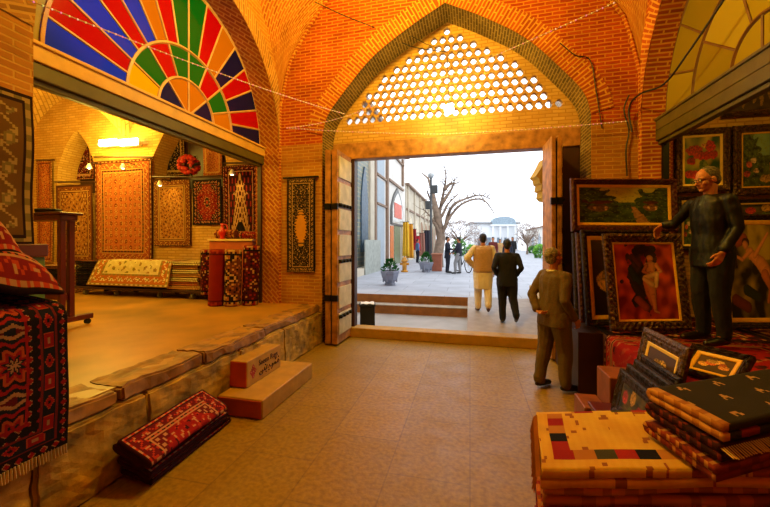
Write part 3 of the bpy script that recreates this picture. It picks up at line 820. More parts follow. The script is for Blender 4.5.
# ================================================================ stone sign block and step by the platform
a = PZ(262.5, 420, 0)      # near front corner of the step
e = empty('stone_step', (a.x, a.y, 0), 0, label='long low stone step against the platform under the shop sign block', cat='step')
far = PZ(317, 378, 0); Ls = far.y-a.y; Ws = a.x-(-2.47)
e.location = (-2.47, a.y, 0)
mb = MB(); mb.box((0.003, 0, .002), (Ws, Ls, .19)); mb.build('step_block', M['stone_smooth'], e, bevel=.012)
mb = MB(); mb.box((.003, -.012, .01), (Ws-.012, .0, .178)); mb.build('step_end', plain('red_end_stone', hx('a8421c'), .6, var=.2), e, bevel=.004, fix=True).__setitem__('label', 'red end face')  # end face in a redder colour than the rest of the step
sb = PZ(247, 388.5, .19); sf = PZ(286, 367, .19)
Lb = sf.y-sb.y; Bx = sb.x
e = empty('sign_block', (Bx-.235, sb.y, .192), 0, label='stone block lettered with the rug shop name, standing on the low step', cat='sign')
HB = .275
mb = MB(); mb.box((0, 0, 0), (.235, Lb, HB)); mb.build('block', M['stone_smooth'], e, bevel=.008)
mb = MB(); mb.box((.006, -.008, .006), (.229, .0, HB-.006)); mb.build('block_end', plain('orange_red_end_stone', hx('c8481c'), .6, var=.15), e, bevel=.003)['label'] = 'orange red end face'  # end face in an orange red that differs from the block
def text(name, s, size, loc, rot, mat, parent, font=None, ext=.002, sx=1, align='LEFT'):
    cu = bpy.data.curves.new(name, 'FONT'); cu.body = s; cu.size = size; cu.extrude = ext; cu.align_x = align
    if font: cu.font = font
    o = bpy.data.objects.new('tmp', cu); COL.objects.link(o); dg = bpy.context.evaluated_depsgraph_get(); dg.update()
    me = bpy.data.meshes.new_from_object(o.evaluated_get(dg)); bpy.data.objects.remove(o)
    me.materials.clear(); me.materials.append(mat)
    for p in me.polygons: p.material_index = 0
    t = bpy.data.objects.new(name, me); COL.objects.link(t); t.parent = parent; t.location = loc; t.rotation_euler = rot; t.scale = (sx, 1, 1); return t
ink = plain('dark_brown_paint', hx('3a1608'), .6); redp = plain('red_paint', hx('b01820'), .6)
s_ = Lb/.52
text('lettering', 'Saeen Rugs', .132*Lb, (.2365, Lb*.31, .165), (pi/2, 0, pi/2), ink, e, sx=.98)
mb = MB()     # the Persian line: strokes of a flowing script
def stroke(pts, r=.0035): mb.tube([Vector((.237, Lb*.33+x*Lb*.62, .055+y*.095)) for x, y in pts], r*1.5, 5)
stroke([(.0, .3), (.03, .0), (.12, -.02), (.15, .45)]); stroke([(.15, .3), (.22, .25), (.24, .6), (.27, .25), (.33, .25)])
stroke([(.33, .25), (.36, .75)]); stroke([(.40, .3), (.44, .3), (.47, .6), (.53, .28), (.6, .3), (.62, .55)])
stroke([(.66, .5), (.64, .1), (.57, -.05)]); stroke([(.70, .25), (.74, .5), (.77, .25), (.80, .5), (.83, .25), (.88, .25)]); stroke([(.88, .25), (.93, .65), (.98, .4), (.92, .25)])
for x, y in ((.07, .35), (.28, .85), (.31, .0), (.45, .0), (.78, .85), (.81, .95), (.95, .95)): mb.ball((.238, Lb*.33+x*Lb*.62, .055+y*.095), .008, 6)
mb.build('persian_lettering', ink, e, uvs=False)
mb = MB(); cy, cz = Lb*.16, .14; sc = .085
for dx, dz, k in ((0, .42, .28), (0, -.42, .28), (-.45, 0, .28), (.45, 0, .28), (0, 0, .34), (-.25, .22, .15), (.25, -.22, .15), (-.25, -.22, .15), (.25, .22, .15)):
    X, Z, K = cy+dx*sc, cz+dz*sc*1.5, k*sc
    mb.prism([(.2352, X-K, Z), (.2352, X, Z-K), (.2352, X+K, Z), (.2352, X, Z+K)], (.0022, 0, 0))
    if k > .2: mb.prism([(.2372, X-K*.4, Z), (.2372, X, Z-K*.4), (.2372, X+K*.4, Z), (.2372, X, Z+K*.4)], (.0005, 0, 0), mi=1)
mb.build('rug_logo', [redp, M['stone_smooth']], e, uvs=False)
# ================================================================ inside the carpet shop
YB = 6.14
G1 = 'rugs hung on the back wall of the carpet shop'
def wallrug(x0, y0, x1, y1, k, st, lab, seed=1, n=50, Y=YB, name='hanging_rug'):
    a = PY(x0, y1, Y); b = PY(x1, y0, Y); return hang_rug(b.x-a.x, b.z-a.z, k, st, lab, G1, tuple(a), 0, seed, n, name=name, fringe=False)
wallrug(36, 160, 52, 262, 'orange', 'flor', 'narrow orange-lit rug strip at the pier end of the shop back wall', 1, 24)
wallrug(56, 184, 93, 262, 'gold', 'medallion', 'brown medallion rug hung under the first pointed niche', 2)
wallrug(95, 158, 152, 262, 'orange', 'boteh', 'largest orange rug with rows of small botehs below the fluorescent lamp', 3, 80)
wallrug(154, 179, 190, 246, 'gold', 'flor', 'golden floral rug lit by a clip lamp beside the large orange rug', 4, 56)
wallrug(193, 179, 221, 225, 'red', 'medallion', 'small red rug with a cream medallion beside the white prayer rug', 5, 44)
wallrug(223, 164, 258, 238, 'wine', 'prayer', 'dark red rug with a white prayer-arch centre', 6, 60)
# dark hangings inside the two niches
def niche_rug(x0, y0, x1, y1, k, st, lab, seed):
    a = PY(x0, y1, 6.62); b = PY(x1, y0, 6.62); return hang_rug(b.x-a.x, b.z-a.z, k, st, lab, 'rugs hung inside the niches', tuple(a), 0, seed, 34, fringe=False)
niche_rug(70, 136, 93, 180, 'wine', 'medallion', 'wine red rug hanging inside the first pointed niche', 7)
niche_rug(160, 128, 184, 176, 'navy', 'flor', 'near-black rug hanging inside the second niche', 8)
niche_rug(203, 140, 222, 176, 'orange', 'flor', 'orange-brown rug hanging inside the second niche near the prayer rug', 9)
# rails that the rugs hang from
mb = MB()
for x0, x1, y in ((36, 54, 160), (55, 95, 182), (94, 153, 157), (153, 192, 177), (192, 222, 177), (222, 260, 163)):
    a, b = PY(x0, y, 6.1), PY(x1, y, 6.1); mb.tube([a, b], .018, 6)
o = mb.build('hanging_rail', M['wood_dark']); tag(o, 'thin dark rail along the top of the rugs on the shop back wall', 'rail')
# fluorescent lamps
def tube_lamp(x0, x1, y, lab):
    a, b = PY(x0, y, 6.02), PY(x1, y, 6.02); e = empty('fluorescent_lamp', tuple((a+b)/2), 0, label=lab, cat='lamp', group='fluorescent lamps over the large orange rug'); L = (b-a).length
    mb = MB(); mb.box((-L/2, .02, -.05), (L/2, .1, .05)); mb.build('housing', M['white'], e, bevel=.01)
    mb = MB(); mb.tube([(-L/2+.02, 0, .0), (L/2-.02, 0, 0)], .035, 10); mb.tube([(-L/2+.02, 0, .075), (L/2-.02, 0, .075)], .03, 10)
    mb.build('glowing_tube', plain('lit_tube', (1, .9, .6), .5, emit=(1, .86, .45), estr=14), e, smooth=True)
    lamp('fluorescent_lamp_light', 'POINT', tuple((a+b)/2+Vector((0, -.35, 0))), 75, YEL, .2)
tube_lamp(99, 117, 144, 'lit fluorescent lamp nearer the first pointed niche'); tube_lamp(119, 138, 143.5, 'lit fluorescent lamp nearer the second niche')
def clip_lamp(x, y, lab, tgt):
    p = PY(x, y, 5.85); e = empty('clip_spot_lamp', tuple(p), 0, label=lab, cat='lamp', group='small spot lamps clipped over the rugs')
    mb = MB(); mb.lathe([(.02, .05), (.03, .03), (.055, -.04), (.06, -.05)], n=12); mb.build('shade', M['white'], e, smooth=True)
    mb = MB(); mb.ball((0, 0, -.03), .035, 8); mb.build('bulb', plain('lit_bulb', (1, .9, .7), .5, emit=(1, .85, .5), estr=16), e, smooth=True)
    mb = MB(); mb.tube([(0, 0, .05), (0, .1, .1), (0, .27, .08)], .009, 6); mb.build('arm', M['iron'], e)
    lamp('clip_lamp_light', 'SPOT', tuple(p+Vector((0, -.04, -.05))), 16, YEL, .03, tgt, 1.5)
for x, y, lab, tx, ty in ((89, 166, 'small white spot lamp clipped over the brown medallion rug', 80, 210), (123, 166, 'small white spot lamp clipped over the large orange rug', 112, 190),
                  (160, 183, 'small white spot lamp clipped over the golden floral rug', 172, 198), (232, 172, 'small white spot lamp clipped over the prayer rug', 240, 200)):
    clip_lamp(x, y, lab, PY(tx, ty, 6.15))
# hanging flower ball in the second niche
p = PY(189, 165, 5.9); e = empty('flower_ball', tuple(p), 0, label='round bunch of red flowers hanging in front of the second niche', cat='flowers')
mb = MB(); random.seed(4)
for i in range(46):
    a, b = random.uniform(0, 2*pi), math.acos(random.uniform(-1, 1)); r = .17
    mb.ball((r*sin(b)*cos(a), r*sin(b)*sin(a), r*cos(b)), .058, 7, squash=(1, 1, .8))
mb.build('petals', plain('red_petals', hx('d0281c'), .7, col2=hx('7a0c0c'), scale=20), e, smooth=True)
mb = MB()
for i in range(26):
    a = random.uniform(0, 2*pi); b = random.uniform(.6, 2.6); d = Vector((sin(b)*cos(a), sin(b)*sin(a)*.6, cos(b))); q = d*.28; s = d.orthogonal()*.03
    mb.quad([d*.14+s, q, d*.14-s]); mb.quad([d*.14-s, q, d*.14+s])
mb.build('leaf_spray', plain('dark_leaf', hx('23200e'), .6), e, uvs=False, fix=False)
mb = MB(); mb.tube([(0, 0, .15), (0, 0, .9)], .006, 5); mb.build('hanging_cord', M['wire'], e)
# ---- bench of rugs on wheels
bl = PZ(84, 291, .655+.0); YBn = 5.55
x0, x1 = PY(72, 290, YBn).x, PY(202, 290, YBn).x
e = empty('rug_trolley', ((x0+x1)/2, YBn+.3, .655), 0, label='long low wheeled trolley carrying the rug pile along the shop back wall', cat='trolley')
Wt = x1-x0
mb = MB(); mb.box((-Wt/2, -.3, .12), (Wt/2, .24, .17)); mb.build('deck', M['wood_dark'], e, bevel=.006)
for x in (-Wt/2+.3, -Wt*.15, Wt*.18, Wt/2-.25):
    for y in (-.24, .18):
        mb = MB(); mb.tube([(x-.02, y, .052), (x+.02, y, .052)], .05, 12); mb.box((x-.03, y-.012, .06), (x+.03, y+.012, .125)); mb.build('caster', plain('grey_caster', hx('6a655c'), .4), e)
zt = .655+.175; ks = ['wine', 'brown', 'red', 'navy', 'wine', 'brown', 'red']
for i in range(7):
    t = .036; nm = ['rug lowest', 'rug second from the bottom', 'rug third from the bottom', 'rug in the middle', 'rug third from the top', 'rug second from the top', 'rug topmost'][i]
    folded_rug((x0+.06, YBn+.03, zt), (Wt-.95-.04*(i % 3), 0, 0), (0, .48, 0), 2, t, ks[i], 'flor', 'long dark folded %s in the trolley pile behind the cream drape' % nm, 'folded rugs on the long trolley', seed=70+i, n=60, wave=.006); zt += t*2.06
zc = .655+.175; cs = ['brown', 'red', 'cream', 'brown', 'cream', 'orange', 'cream']
for i in range(7):
    t = .037
    folded_rug((x1-.80, YBn+.0+.01*(i % 2), zc), (.74-.03*(i % 3), 0, 0), (0, .5, 0), 2, t, cs[i], 'boteh', '%s folded rug in the short pile between cream drape and red roll' % ['lowest brown', 'second lowest red', 'third lowest cream', 'middle brown', 'third highest cream', 'second highest orange', 'topmost cream'][i], 'folded rugs in the short pile', seed=90+i, n=30, wave=.008); zc += t*2.08
# cream rug draped over the trolley pile
a, b = PY(98, 254, YBn), PY(172, 254, YBn); zr = zt+.03; W = b.x-a.x
e = empty('draped_rug', (a.x, YBn, zr-.5), 0, label='cream and gold floral rug draped over the front of the long trolley pile', cat='rug')
def cream(u, v):
    v = 1-v
    f = persian(W, .95, hx('dcc88a'), hx('c06a2c'), hx('8a7a3c'), hx('e8d8a0'), hx('a87a40'), 'flor', 3, .15)
    return f(u, v)
def pos(u, v):
    s = v*.95
    if s < .42: return (u*W, .44-s, .5+.0*u)
    t = s-.42; lean = .2*t
    sp = (1-u)*.10*(t/.5)
    return (u*W-sp*1.0-(t*.25)*(1-u)*0+ (-.12*t if u < .5 else 0)*(1-2*u if u < .5 else 0), .02-.02*min(1, t*8)-lean, .5-t*.95)
grid('rug_field', pos, 70, 50, M['rug'], e, cream, thick=-.012)
# pile at the left end of the back wall
zt = .655; xa, xb = PY(37, 290, 5.6).x, PY(76, 290, 5.6).x
for i in range(8):
    t = .035; folded_rug((xa-.1, 5.62, zt+.002), (xb-xa-.1, 0, 0), (0, .46, 0), 2, t, ['brown', 'navy', 'wine', 'brown', 'red', 'navy', 'brown', 'cream'][i], 'flor', 'folded %s rug, %s of the pile under the narrow orange-lit rug strip' % (['brown', 'navy', 'wine', 'brown', 'red', 'navy', 'brown', 'cream'][i], ['lowest', 'second lowest', 'third lowest', 'fourth lowest', 'fourth highest', 'third highest', 'second highest', 'topmost'][i]), 'folded rugs in the pile by the shop pier', seed=110+i, n=34, wave=.006); zt += t*2.06
# standing rolls
def standroll(x, y0, y1, r, k, st, lab, seed, Y=5.3):
    b = PY(x, y1, Y); t = PY(x, y0, Y); rolled_rug((b.x, Y, .658), (b.x+.01, Y+.03, t.z), r, k, st, lab, 'rug rolls standing at the end of the shop back wall', seed)
RUGS['plainred'] = (hx('8c1c0e'), hx('7a160c'), hx('8c1c0e'), hx('a83a1c'), hx('5a0c0a'))
standroll(216, 250, 303, .125, 'plainred', 'gabbeh', 'plain red rolled rug standing upright in front of the patterned roll', 1, 5.15)
standroll(232, 250, 302, .13, 'brown', 'tribal', 'brown and black patterned rolled rug standing between two red rolls', 2, 5.2)
standroll(250, 246, 300, .13, 'wine', 'flor', 'dark wine rolled rug standing nearest the shutter rail', 3, 5.35)
rolled_rug(PY(207, 250, 5.56), PY(207, 294, 5.56), .10, 'wine', 'tribal', 'thin wine red rolled rug leaning behind the plain red roll', 'rug rolls standing at the end of the shop back wall', 4)
# shelf unit behind the rolls with rolls lying on it
a, b = PY(218, 250, 5.95), PY(260, 250, 5.95)
e = empty('display_counter', ((a.x+b.x)/2, 5.93, .655), 0, label='low cream-topped counter behind the standing rug rolls', cat='counter')
cw = (b.x-a.x)/2; ht = PY(240, 239, 5.7).z-.655
mb = MB(); mb.box((-cw, -.22, 0), (cw, .2, ht-.04)); mb.build('cabinet_body', plain('orange_panel', hx('b8541c'), .6), e, bevel=.006)
mb = MB(); mb.box((-cw-.02, -.25, ht-.04), (cw+.02, .21, ht)); mb.build('counter_top', plain('cream_top', hx('d8b878'), .5), e, bevel=.006)
zt = .655+ht+.08
rolled_rug((a.x+.02, 5.9, zt+.02), (a.x+.45, 5.9, zt+.02), .085, 'orange', 'flor', 'short orange rolled rug lying on the counter below the small red rug', 'rolled rugs lying on the counter', 5)
rolled_rug((a.x+.6, 5.86, zt-.01), (a.x+1.05, 5.86, zt-.01), .075, 'red', 'flor', 'short red rolled rug lying on the counter below the prayer rug', 'rolled rugs lying on the counter', 6)
p = PY(220, 232, 5.7); mb = MB()
e = empty('red_ewer', (p.x, 5.76, .655+ht), 0, label='small bright red ewer standing on the cream counter', cat='jug')
MB().lathe([(.05, 0), (.06, .01), (.03, .04), (.065, .10), (.07, .15), (.03, .21), (.022, .26), (.035, .30)], n=14).build('ewer_body', plain('bright_red_lacquer', hx('d0200c'), .3), e, smooth=True)
MB().tube([(.06, 0, .13), (.12, 0, .19), (.10, 0, .27), (.03, 0, .28)], .009, 6).build('handle', plain('bright_red_handle', hx('d0200c'), .3), e, smooth=True)
# ---- red wooden rack on casters, beside the heap
b = PZ(68, 328, .66); e = empty('rug_rack', (b.x-.28, b.y, .655), 0, label='dark red wooden rack on casters standing on the platform beside the heaped rugs', cat='rack')
top = P(60, 216, 1).z; D = FPX*(EYE-.66)/(328-HY); ztop = EYE+(HY-215)*D/FPX-.655
mb = MB(); mb.box((-.62, -.10, ztop-.07), (.30, .10, ztop)); mb.box((-.66, -.14, ztop), (.34, .14, ztop+.03)); mb.build('rack_top', M['wood_red'], e, bevel=.008)
for x in (-.58, .25):
    for y in (-.05, .05):
        MB().box((x-.03, y-.03, .13), (x+.03, y+.03, ztop-.06)).build('post', M['wood_red'], e, bevel=.005)
    MB().box((x-.04, -.3, .07), (x+.04, .3, .14)).build('foot_rail', M['wood_red'], e, bevel=.01)
    for y in (-.25, .25): MB().tube([(x-.018, y, .036), (x+.018, y, .036)], .035, 12).build('caster', M['black'], e)
MB().box((-.58, -.02, .35), (.25, .02, .42)).build('stretcher', M['wood_red'], e, bevel=.005)
q = Vector(e.location)
mb = MB(); e2 = empty('card_machine', (q.x-.02, q.y-.02, .655+ztop+.032), .4, label='small black device lying on top of the red rack', cat='device')
MB().box((-.12, -.06, 0), (.12, .06, .05)).build('body', M['black'], e2, bevel=.015); MB().box((-.09, -.04, .05), (.02, .04, .056)).build('screen', plain('grey_screen', hx('4a4a48'), .2), e2)
# plinth of the left pier
e = empty('painted_plinth', (-3.29, 1.2, .652), 0, label='narrow cream and green painted plinth under the speckled rug on the pier', cat='plinth')
MB().box((0, 0, 0), (.12, .62, .96)).build('plinth_body', plain('cream_paint', hx('b8a070'), .6), e, bevel=.008)
MB().box((0, .625, 0), (.13, .79, .96)).build('side_panel', plain('green_paint', hx('5a7a34'), .5), e, bevel=.005)
MB().box((0, -.0, .965), (.15, .8, 1.06)).build('top_board', plain('brown_red_board', hx('5a2418'), .5), e, bevel=.008)
# ================================================================ people
def caps_mesh(caps, balls, vox, smooth_it=2, secs=None):
    """tapered limbs and ellipsoids fused into one continuous skin"""
    mb = MB()
    for p0, r0, p1, r1 in caps:
        p0, p1 = Vector(p0), Vector(p1); n = 8; d = (p1-p0); L = d.length
        if L < 1e-6: continue
        pts = []; rs = []; dd = d/L
        for k in range(5): a = -pi/2+pi/2*k/4.; pts.append(p0+dd*(r0*sin(a))); rs.append(max(.0004, r0*cos(a)))
        for k in range(5): a = pi/2*k/4.; pts.append(p1+dd*(r1*sin(a))); rs.append(max(.0004, r1*cos(a)))
        mb.tube(pts, rs, 12)
    for b in balls: mb.ball(b[0], 1, 18, squash=b[1], rot=b[2] if len(b) > 2 else None)
    if secs: loft(mb, secs)
    me = bpy.data.meshes.new('tmp'); me.from_pydata(mb.v, [], mb.f); me.update()
    bm = bmesh.new(); bm.from_mesh(me); bmesh.ops.recalc_face_normals(bm, faces=bm.faces); bm.to_mesh(me); bm.free()
    o = bpy.data.objects.new('tmp', me); COL.objects.link(o)
    rm = o.modifiers.new('r', 'REMESH'); rm.mode = 'VOXEL'; rm.voxel_size = vox; rm.use_smooth_shade = True
    sm = o.modifiers.new('s', 'SMOOTH'); sm.iterations = smooth_it; sm.factor = .5
    dg = bpy.context.evaluated_depsgraph_get(); dg.update()
    out = bpy.data.meshes.new_from_object(o.evaluated_get(dg)); bpy.data.objects.remove(o)
    return out
def loft(mb, secs, n=24):
    """closed stack of ellipses [(centre, rx, ry)]"""
    base = len(mb.v)
    for c, rx, ry in secs:
        for k in range(n):
            a = 2*pi*k/n; ca, sa = cos(a), sin(a)
            mb.v.append((c[0]+rx*math.copysign(abs(ca)**.85, ca), c[1]+ry*math.copysign(abs(sa)**.85, sa), c[2]))
    for i in range(len(secs)-1):
        for k in range(n):
            a, b = base+i*n+k, base+i*n+(k+1) % n; mb.f.append((a, b, b+n, a+n)); mb.m.append(0)
    mb.f.append(tuple(base+k for k in reversed(range(n)))); mb.m.append(0); mb.f.append(tuple(base+(len(secs)-1)*n+k for k in range(n))); mb.m.append(0)
def skinobj(name, me, mat, parent, wr=0, wscale=14):
    me.materials.clear(); me.materials.append(mat)
    if wr:
        for v in me.vertices:
            c = v.co; q = noise.noise(Vector((c.x*wscale, c.y*wscale, c.z*wscale*.45)))+.5*noise.noise(Vector((c.x*wscale*2, c.y*wscale*2, c.z*wscale)))
            v.co = c + v.normal*q*wr
    for p in me.polygons: p.use_smooth = True; p.material_index = 0
    o = bpy.data.objects.new(name, me); COL.objects.link(o); o.parent = parent; return o
def V(*a): return Vector(a)
def human(label, loc, yaw, H=1.75, J=None, vox=.012, top=None, bottom=None, shoe=None, hair=None, skin=None, hem=.86, collar=None, shirt_hem=None,
          build=1.0, look=0, pitch=0, bald=.0, glasses=False, hands=True, vest=None, group=None, beard=None, tunic=None, lady=False, collarm=None, openf=False, hairlen=0, rise=0):
    """local frame: faces +Y, its right hand at +X. J overrides joints given for height 1.75"""
    j = dict(pel=V(0, 0, .95), wst=V(0, 0, 1.08), chs=V(0, .01, 1.28), nck=V(0, 0, 1.46), hd=V(0, .02, 1.62),
             shR=V(.185, 0, 1.42), elR=V(.235, -.03, 1.14), wrR=V(.245, .05, .90), shL=V(-.185, 0, 1.42), elL=V(-.235, -.03, 1.14), wrL=V(-.245, .05, .90),
             hpR=V(.09, 0, .92), knR=V(.10, .02, .50), anR=V(.11, -.02, .085), hpL=V(-.09, 0, .92), knL=V(-.10, .02, .50), anL=V(-.11, -.02, .085),
             toR=V(.13, .17, .03), toL=V(-.13, .17, .03), hdR=None, hdL=None)
    if J: j.update({k: V(*v) if v is not None else None for k, v in J.items()})
    root = empty('person', loc, yaw, label=label, cat='person', group=group); s = H/1.75; root.scale = (s, s, s)
    sk = skin or M['skin']; b = build
    # head frame
    hr = Matrix.Rotation(look, 3, 'Z') @ Matrix.Rotation(pitch, 3, 'X')
    hc = j['hd']
    def h(*p): return hc+hr @ V(*p)
    caps = [(j['pel'], .105, j['wst'], .095), (j['wst'], .095, j['chs'], .11), (j['chs'], .11, (j['shR']+j['shL'])/2-V(0, 0, .05), .10),
            (j['shR']-V(.01, 0, .02), .040, j['shL']-V(-.01, 0, .02), .040), ((j['shR']+j['shL'])/2-V(0, 0, .03), .06, j['nck'], .056), (j['nck'], .055, h(0, -.02, -.06), .055)]
    for S in 'RL':
        caps += [(j['hp'+S], .08, j['kn'+S], .052), (j['kn'+S], .05, j['an'+S], .035), (j['sh'+S]-V(0, 0, .02), .044, j['el'+S], .036), (j['el'+S], .038, j['wr'+S], .026),
                 (j['an'+S], .034, j['to'+S], .025)]
    balls = [(h(0, -.008, .035), (.074, .093, .092), hr), (h(0, .028, -.035), (.056, .062, .075), hr), (h(0, .066, -.085), (.028, .024, .022), hr)]
    caps += [(h(0, .085, .015), .010, h(0, .108, -.022), .014), (h(-.012, .094, -.024), .010, h(.012, .094, -.024), .010),
             (h(-.022, .078, -.055), .010, h(.022, .078, -.055), .010),
             (h(-.05, .07, .028), .012, h(.05, .07, .028), .012)]
    for sx in (-1, 1): balls.append((h(sx*.076, -.01, -.005), (.010, .020, .032), hr)); balls.append((h(sx*.042, .055, -.022), (.026, .028, .024), hr))
    if hands:
        for S in 'RL':
            sx = 1 if S == 'R' else -1
            w = j['wr'+S]; d = (w-j['el'+S]).normalized() if j['hd'+S] is None else (j['hd'+S]-w).normalized()
            side = V(0, 1, 0) if abs(d.y) < .8 else V(0, 0, 1)
            th = (side-d*side.dot(d)).normalized()           # thumb side
            pn = d.cross(th)*sx*-1                            # palm normal
            if abs(d.y) >= .8: pn = V(0, 0, -1)-d*V(0, 0, -1).dot(d); pn.normalize(); th = d.cross(pn)*(-sx)
            for q in (-.026, -.009, .009, .026): caps.append((w+d*.012+th*q*.5, .015, w+d*.082+th*q, .0125))
            for fi, (q, L) in enumerate(((.029, .064), (.010, .074), (-.010, .068), (-.029, .052))):
                a = w+d*.085+th*q; m = a+d*L*.5+pn*.010; t = m+d*L*.36+pn*.024; u = t+d*L*.10+pn*.022
                caps += [(a, .0092, m, .0088), (m, .0088, t, .008), (t, .008, u, .007)]
            a = w+d*.028+th*.024; m = a+d*.034+th*.026+pn*.008; t = m+d*.032+th*.006+pn*.008
            caps += [(a, .013, m, .0105), (m, .0105, t, .0085)]
    body = skinobj('body', caps_mesh(caps, balls, min(vox, .0065) if vox < .012 else vox, 1), sk, root)
    # eyes, brows
    if vox < .014:
        for sx in (-1, 1):
            eo = MB().ball(h(sx*.031, .082, .008), .0115, 10).build('eye', M['eye'], root, smooth=True, uvs=False)
            MB().ball(h(sx*.031, .0905, .008), .0055, 8).build('iris', M['black'], eo, smooth=True, uvs=False)
            MB().tube([h(sx*.014, .094, .026), h(sx*.032, .093, .033), h(sx*.050, .078, .027)], [.003, .0045, .003], 6).build('eyebrow', hair or M['hair_dark'], root, smooth=True, uvs=False)
        mb = MB(); mb.tube([h(-.022, .087, -.053), h(0, .0925, -.055), h(.022, .087, -.053)], [.003, .0048, .003], 6); mb.build('mouth', M['lip'], root, smooth=True, uvs=False)
    if hair:
        hb = [(h(0, -.022, .05), (.083, .096, .090), hr), (h(0, -.055, .0), (.070, .058, .078), hr)]
        hcp = []
        if bald: hb = [(h(0, -.026, .047), (.081, .092, .090), hr), (h(0, -.055, .0), (.074, .058, .072), hr)]
        if hairlen: hcp = [(h(0, -.05, 0), .075, h(0, -.06, -.12-hairlen), .07)]
        if lady: hb = [(h(0, -.01, .03), (.092, .100, .108), hr), (h(0, -.03, -.05), (.085, .08, .09), hr)]; hcp = [(h(0, -.03, -.05), .08, j['nck']+V(0, 0, .0), .095)]
        hb.append((h(0, .03, .092), (.055, .05, .030), hr)) if not bald and not lady else None
        me = caps_mesh(hcp, hb, vox*.7, 1); skinobj('headscarf' if lady else 'hair', me, hair, root, wr=.003, wscale=70)
    if beard: skinobj('beard', caps_mesh([(h(-.035, .06, -.075), .022, h(.035, .06, -.075), .022), (h(-.02, .093, -.042), .008, h(.02, .093, -.042), .008)], [(h(0, .06, -.085), (.045, .035, .03), hr)], vox*.7, 1), beard, root)
    if glasses:
        mb = MB()
        for sx in (-1, 1):
            mb.tube([h(sx*.031+.022*cos(a), .108-.0*abs(cos(a)), .006+.016*sin(a)) for a in [2*pi*k/14 for k in range(15)]], .0022, 5)
            mb.tube([h(sx*.053, .106, .01), h(sx*.078, .05, .012), h(sx*.08, -.01, .006)], .0025, 5)
        mb.tube([h(-.009, .110, .010), h(.009, .110, .010)], .0022, 5); mb.build('glasses', M['iron'], root, uvs=False)
    # clothes
    if bottom:
        c = [(j['pel']+V(0, 0, .02), .135*b, j['pel']-V(0, 0, .03), .125*b)]
        for S in 'RL':
            c += [(j['hp'+S], .115*b, j['kn'+S], .082*b), (j['kn'+S], .080*b, j['an'+S]+V(0, 0, .02), .060*b), (j['an'+S]+V(0, 0, .045), .062*b, j['an'+S]+V(0, .01, .015), .058*b)]
        skinobj('trousers', caps_mesh(c, [], vox, 2), bottom, root, wr=.008)
    if shoe:
        for S in 'RL':
            a = j['an'+S]; t = j['to'+S]; d = (t-a); 
            c = [(a-V(0, 0, .025), .046, a+d*.5+V(0, 0, -.008), .044), (a+d*.5+V(0, 0, -.008), .044, t+V(0, 0, .004), .032), (a-d*.18-V(0, 0, .04), .032, a-V(0, 0, .03), .042)]
            skinobj('shoe', caps_mesh(c, [], vox*.8, 1), shoe, root)
    if top:
        pz, ck, nk = j['pel'], j['chs'], j['nck']; sm_ = (j['shR']+j['shL'])/2
        secs = [((pz.x, pz.y-.004, hem), .188*b, .142*b), ((pz.x, pz.y-.002, (hem+pz.z)/2), .184*b, .140*b), ((pz.x, pz.y, pz.z+.02), .176*b, .134*b), ((j['wst'].x, j['wst'].y, j['wst'].z), .166*b, .126*b),
                ((ck.x, ck.y, ck.z-.06), .176*b, .130*b), ((ck.x, ck.y, ck.z+.05), .180*b, .126*b), ((sm_.x, sm_.y, 1.40), .175*b, .105*b), ((sm_.x, sm_.y, 1.445), .13*b, .085*b), ((nk.x, nk.y, 1.475), .082*b, .072*b)]
        tb = []; c = [(j['shR']+V(-.01, 0, -.012), .060*b, j['shL']+V(.01, 0, -.012), .060*b)]
        for S in 'RL':
            c += [(j['sh'+S]-V(0, 0, .012), .060*b, j['el'+S], .050*b), (j['el'+S], .050*b, j['wr'+S]+(j['el'+S]-j['wr'+S]).normalized()*.03, .046*b)]
        skinobj(top[1], caps_mesh(c, tb, vox, 2, secs), top[0], root, wr=.010)
    if tunic:   # long loose shirt down to the knee
        c = [(j['shR']+V(-.01, 0, -.012), .062*b, j['shL']+V(.01, 0, -.012), .062*b)]; tb = []
        secs = [((0, 0, hem), .178*b, .148*b), ((0, 0, .75), .172*b, .142*b), ((0, 0, .98), .172*b, .135*b), ((0, 0, 1.2), .17*b, .13*b), ((0, 0, 1.36), .172*b, .12*b), ((0, 0, 1.44), .13*b, .085*b), ((0, 0, 1.475), .08*b, .07*b)]
        for S in 'RL': c += [(j['sh'+S], .068*b, j['el'+S], .062*b), (j['el'+S], .062*b, j['wr'+S], .05*b)]
        skinobj('tunic', caps_mesh(c, tb, vox, 2, secs), tunic, root, wr=.010)
    if vest:
        secs = [((0, 0, .90), .190*b, .155*b), ((0, 0, 1.1), .184*b, .150*b), ((0, 0, 1.3), .186*b, .142*b), ((0, 0, 1.40), .18*b, .125*b), ((0, 0, 1.46), .125*b, .09*b)]
        skinobj('vest', caps_mesh([(j['shR']-V(.03, 0, .01), .07*b, j['shL']+V(.03, 0, -.01), .07*b)], [], vox, 2, secs), vest, root, wr=.006)
    if collar:
        n = j['nck']
        mb = MB(); k = 20; pts = []
        for i in range(k+1):
            a = pi/2+.45+(2*pi-.9)*i/k; pts.append((n+V(.070*cos(a), .066*sin(a)-.0, -.022+.018*(sin(a) < -.2)), .016))
        mb.tube([p for p, r in pts], [r for p, r in pts], 8); mb.build('collar', collar, root, smooth=True, uvs=False)
    return root
M['eye'] = plain('eye_white', hx('d8cfc0'), .3); M['lip'] = plain('lip', hx('8a4434'), .5)
M['hair_dark'] = plain('dark_hair', hx('1a1410'), .6, scale=40, bump=.6); M['hair_grey'] = plain('grey_hair', hx('6e6450'), .7, scale=60, bump=.8, col2=hx('3c3428'))
M['suit'] = plain('brown_olive_suit_cloth', hx('5e4a28'), .85, var=.15, scale=60, bump=.2); M['leather'] = plain('black_leather', hx('090807'), .5, var=.3, scale=12, bump=.3, spec=.35)
